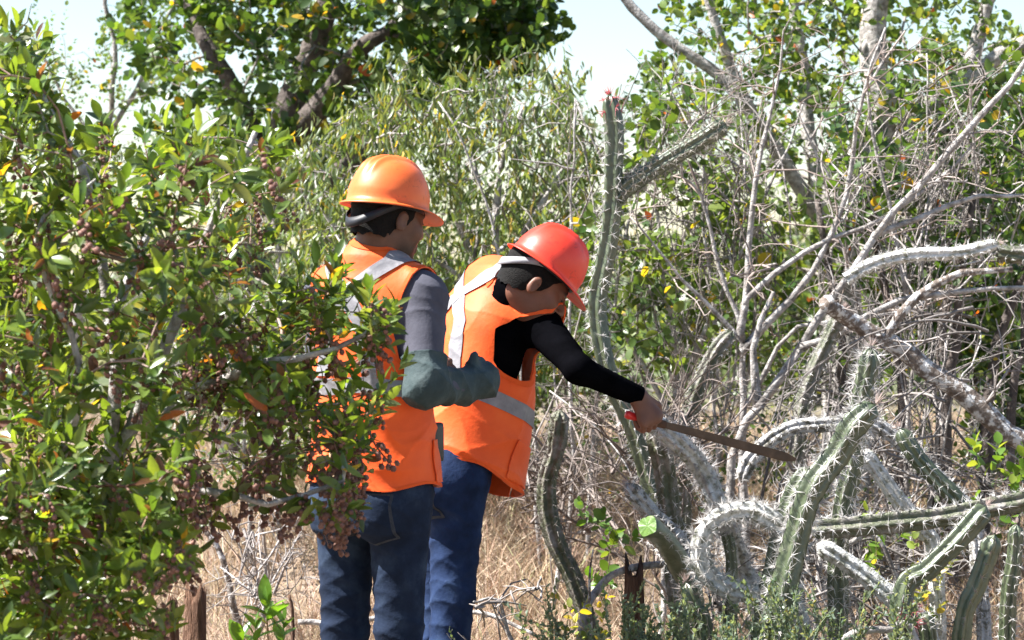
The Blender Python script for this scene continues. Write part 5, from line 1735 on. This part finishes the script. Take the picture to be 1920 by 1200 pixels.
def standing_worker():
    og = W(700, 900, 7.0)
    yaw = R_(33)
    Rb = frame(yaw, R_(2))
    P = lambda x, y, z: og + Rb @ A([x, y, z])
    wr = W(868, 724, 7.0)
    el = W(797, 724, 6.82)
    ha = W(925, 712, 7.06)
    wl = P(-.05, .27, .27)
    cfg = dict(origin=og, yaw=yaw, lean=R_(2), hump=.012, seed=41,
               label='standing worker seen from behind in faded orange hard hat and teal gauntlet',
               head_o=W(727, 413, 7.0), head_R=frame(R_(50), R_(9)),
               sh={1: (.160, -.01, .500), -1: (-.160, -.01, .500)},
               arms={1: (el, wr), -1: (P(-.20, .03, .24), wl)},
               hands={1: (ha - wr, A([0, -.1, 1.0]), A([.5, -.8, 0])), -1: (P(.03, .31, .29) - wl, A([0, 0, 1.0]), A([-1.0, 0, 0]))},
               legs=[(P(.088, 0, -.03), W(748, 1180, 6.95), W(748, 1492, 6.95)), (P(-.088, 0, -.03), W(647, 1180, 7.06), W(646, 1470, 7.06))],
               skin=(.12, .055, .034), lip=(.20, .085, .06), mous=.7, beard=.75, cuff=.045, collar=.12, shirt='grey_cloth', jeans='jeans', waist=.10,
               helmet='helmet_orange', band='strap',
               vest=dict(z=[-.06, 0, .11, .22, .33, .43, .52, .60], a=[.188, .186, .178, .172, .178, .182, .15, .08], b=[.150, .148, .140, .135, .138, .135, .112, .075],
                         c=[0, 0, 0, 0, 0, 0, 0, 0], hem=-.012, band=(.256, .022),
                         folds=[((1, .2, .5), .16, .7), ((.5, 0, 1), .11, .8), ((-.6, .2, 1), .14, .7)],
                         pockets=[(.05, .30, .02, .135, .0, .115, 'side_pocket')]))
    root, P, nb, hb = worker(cfg)
    # long suede gauntlet over the forearm
    S = Sdf(np.min([el, wr, ha], 0) - .16, np.max([el, wr, ha], 0) + .18, .005)
    sh = P(.160, -.01, .5)
    up = el + (sh - el) * .36
    S.cone(up, el, .059, .055, .03); S.cone(el, wr, .055, .049, .03)
    kn, ax, bk, pd = fist(S, wr, ha - wr, A([0, -.1, 1.0]), A([.5, -.8, 0]), 1.05)
    S.cone(wr, wr + pd * .08, .044, .042, .03)
    S.cone(wr + pd * .03, wr + pd * .045 + ax * .075, .022, .016, .015)
    V, Q = S.mesh(1); N = normals(V, Q)
    V = V + N * folds(V, 5, .0060, [((.8, .5, .9), .075, 1), ((-.5, .3, 1), .10, .9), ((1, .4, -.3), .06, .6)])[:, None]
    g = ((up + (el - up) * .12) - V) @ unit(up - el)
    V, T = clip(V, Q, np.where(np.linalg.norm(V - up, axis=1) < .14, g, 1.0))
    gl = obj('gauntlet', make_mesh('gauntlet', V, T, M['teal']), root); solid(gl, .003)
    # seam on the cuff
    # black thing in the side pocket
    mb = MB()
    c = P(.152, .078, .125)
    rows = []
    for t, w in ((0, .92), (.1, 1), (.85, 1), (.97, .9), (1.0, .55)):
        a = np.arange(16) / 16 * 6.283
        rx = np.sign(np.cos(a)) * np.abs(np.cos(a)) ** .55 * .011 * w; ry = np.sign(np.sin(a)) * np.abs(np.sin(a)) ** .55 * .026 * w
        rows.append(np.stack([rx, ry, np.full(16, -.07 + .105 * t)], -1))
    V = np.vstack(rows + [A([[0, 0, .035]]), A([[0, 0, -.07]])])
    i, j = np.meshgrid(np.arange(4), np.arange(16), indexing='ij'); i = i.ravel(); j = j.ravel(); jj = np.arange(16)
    Q = np.stack([i * 16 + j, i * 16 + (j + 1) % 16, (i + 1) * 16 + (j + 1) % 16, (i + 1) * 16 + j], -1)
    T = np.vstack([np.stack([64 + jj, 64 + (jj + 1) % 16, np.full(16, 80)], -1), np.stack([(jj + 1) % 16, jj, np.full(16, 81)], -1)])
    o = obj('pouch', make_mesh('pouch', V @ frame(yaw).T + c, [Q, T], M['black_plastic']))
    tag(o, 'small black case sticking out of the standing worker side pocket', 'pouch')
    # pale wooden handle hanging at the belt
    mb = MB()
    p0 = P(-.01, -.172, .09); p1 = P(.005, -.176, -.035)
    pth = smooth_path([p0, (p0 + p1) / 2 + A([.002, 0, 0]), p1], .01)
    mb.tube(pth, np.interp(np.linspace(0, 1, len(pth)), [0, .15, .8, 1], [.010, .012, .0135, .009]), 12)
    o = obj('tool_handle', mb.mesh('tool_handle', M['wood_handle']))
    tag(o, 'pale wooden tool handle tucked at the standing worker lower back', 'tool')


standing_worker()


def bent_worker():
    og = W(834, 884, 7.65)
    yaw, lean = R_(57), R_(24)
    Rb = frame(yaw, lean)
    P = lambda x, y, z: og + Rb @ A([x, y, z])
    el = W(1084, 692, 7.43); wr = W(1196, 742, 7.52)
    D = unit(W(1492, 862, 7.72) - W(1200, 768, 7.52))
    wl = P(-.16, .14, .03)
    pdr = A([.55, .0, -1.0])
    cfg = dict(origin=og, yaw=yaw, lean=lean, hump=.040, seed=43,
               label='bending worker in red hard hat and black sleeves reaching right with a machete',
               pad=(0, -.001, .060), hat_tilt=4, hair_low=.046, head_o=W(1000, 534, 7.62), hat_scale=.985, head_R=frame(R_(80), R_(34)),
               sh={1: (.155, .03, .497), -1: (-.165, -.01, .485)},
               arms={1: (el, wr), -1: (P(-.235, .0, .23), wl)},
               hands={1: (pdr, D, A([0, -1.0, 0])), -1: (P(-.14, .17, -.06) - wl, A([0, 1.0, .3]), A([-1.0, 0, 0]))},
               legs=[(P(.088, 0, -.03), W(850, 1110, 7.54), W(826, 1450, 7.54)), (P(-.088, 0, -.03), W(832, 1110, 7.74), W(800, 1425, 7.78))],
               skin=(.155, .063, .038), lip=(.24, .085, .07), mous=.75, beard=.15, cuff=.031, collar=.70, elbow=.040, ctop=.8, cr=.079, vtop=.45, vsh=.008, nhole=.070, arm_cut=((.75, .62, -.1), .052), shirt='black_cloth', jeans='jeans2', waist=.10,
               helmet='helmet_red', band='strap_pale', h=.0045,
               vest=dict(z=[-.06, 0, .11, .22, .33, .43, .52, .60], a=[.186, .186, .180, .175, .180, .188, .16, .09], b=[.190, .188, .182, .172, .156, .140, .115, .08],
                         c=[.062, .064, .060, .050, .030, .010, 0, 0], hem=.022, band=(.235, .023),
                         folds=[((1, .2, .2), .17, .8), ((.5, 0, 1), .12, .6), ((-.6, .2, 1), .15, .7)],
                         pockets=[(.04, .30, .09, .20, .03, .15, 'front_pocket')]))
    root, P, nb, hb = worker(cfg)
    # machete
    pd = unit(pdr); ax = unit(D - pd * (D @ pd)); bk = unit(np.cross(ax, pd))
    if bk[1] > 0: bk = -bk
    c = wr + pd * .088 - pd * .014 - bk * .026
    tip = W(1492, 862, 7.72)
    Dm = unit(tip - c)
    up = unit(A([0, 0, 1.0]) - Dm * Dm[2]); sd = np.cross(Dm, up)
    th = thing('machete', c, 'long rusty machete with red grip held by the bending worker', 'machete')
    Lm = np.linalg.norm(tip - c)
    # blade outline: spine and edge, lens section
    t = np.linspace(.055, Lm, 26); w = np.interp(t, [.055, .09, Lm * .75, Lm * .92, Lm], [.008, .011, .014, .0145, .005])
    ctr = c + Dm * t[:, None]
    prof = [(1, -.0016), (1, .0016), (-.6, .0012), (-1, 0), (-.6, -.0012)]
    V = np.vstack([ctr + up * (w[:, None] * a) + sd * b for a, b in prof]); n = len(t)
    Q = []
    for q in range(5):
        for i in range(n - 1):
            q2 = (q + 1) % 5; Q.append((q * n + i, q * n + i + 1, q2 * n + i + 1, q2 * n + i))
    caps = [[q * n for q in range(5)], [q * n + n - 1 for q in range(4, -1, -1)]]
    obj('blade', make_mesh('blade', V, [A(Q), A(caps)], M['steel'], False), th)
    for t0, t1, mt, nm in ((-.066, -.026, 'red_plastic', 'pommel'), (-.027, .064, 'rot_wood', 'grip')):
        mb = MB(); t = np.linspace(t0, t1, 12)
        mb.tube(c + Dm * t[:, None], np.interp(t, [-.066, -.058, -.045, -.02, .03, .064], [.010, .0130, .0120, .0115, .0130, .012]), 12)
        obj(nm, mb.mesh(nm, M[mt]), th)


bent_worker()
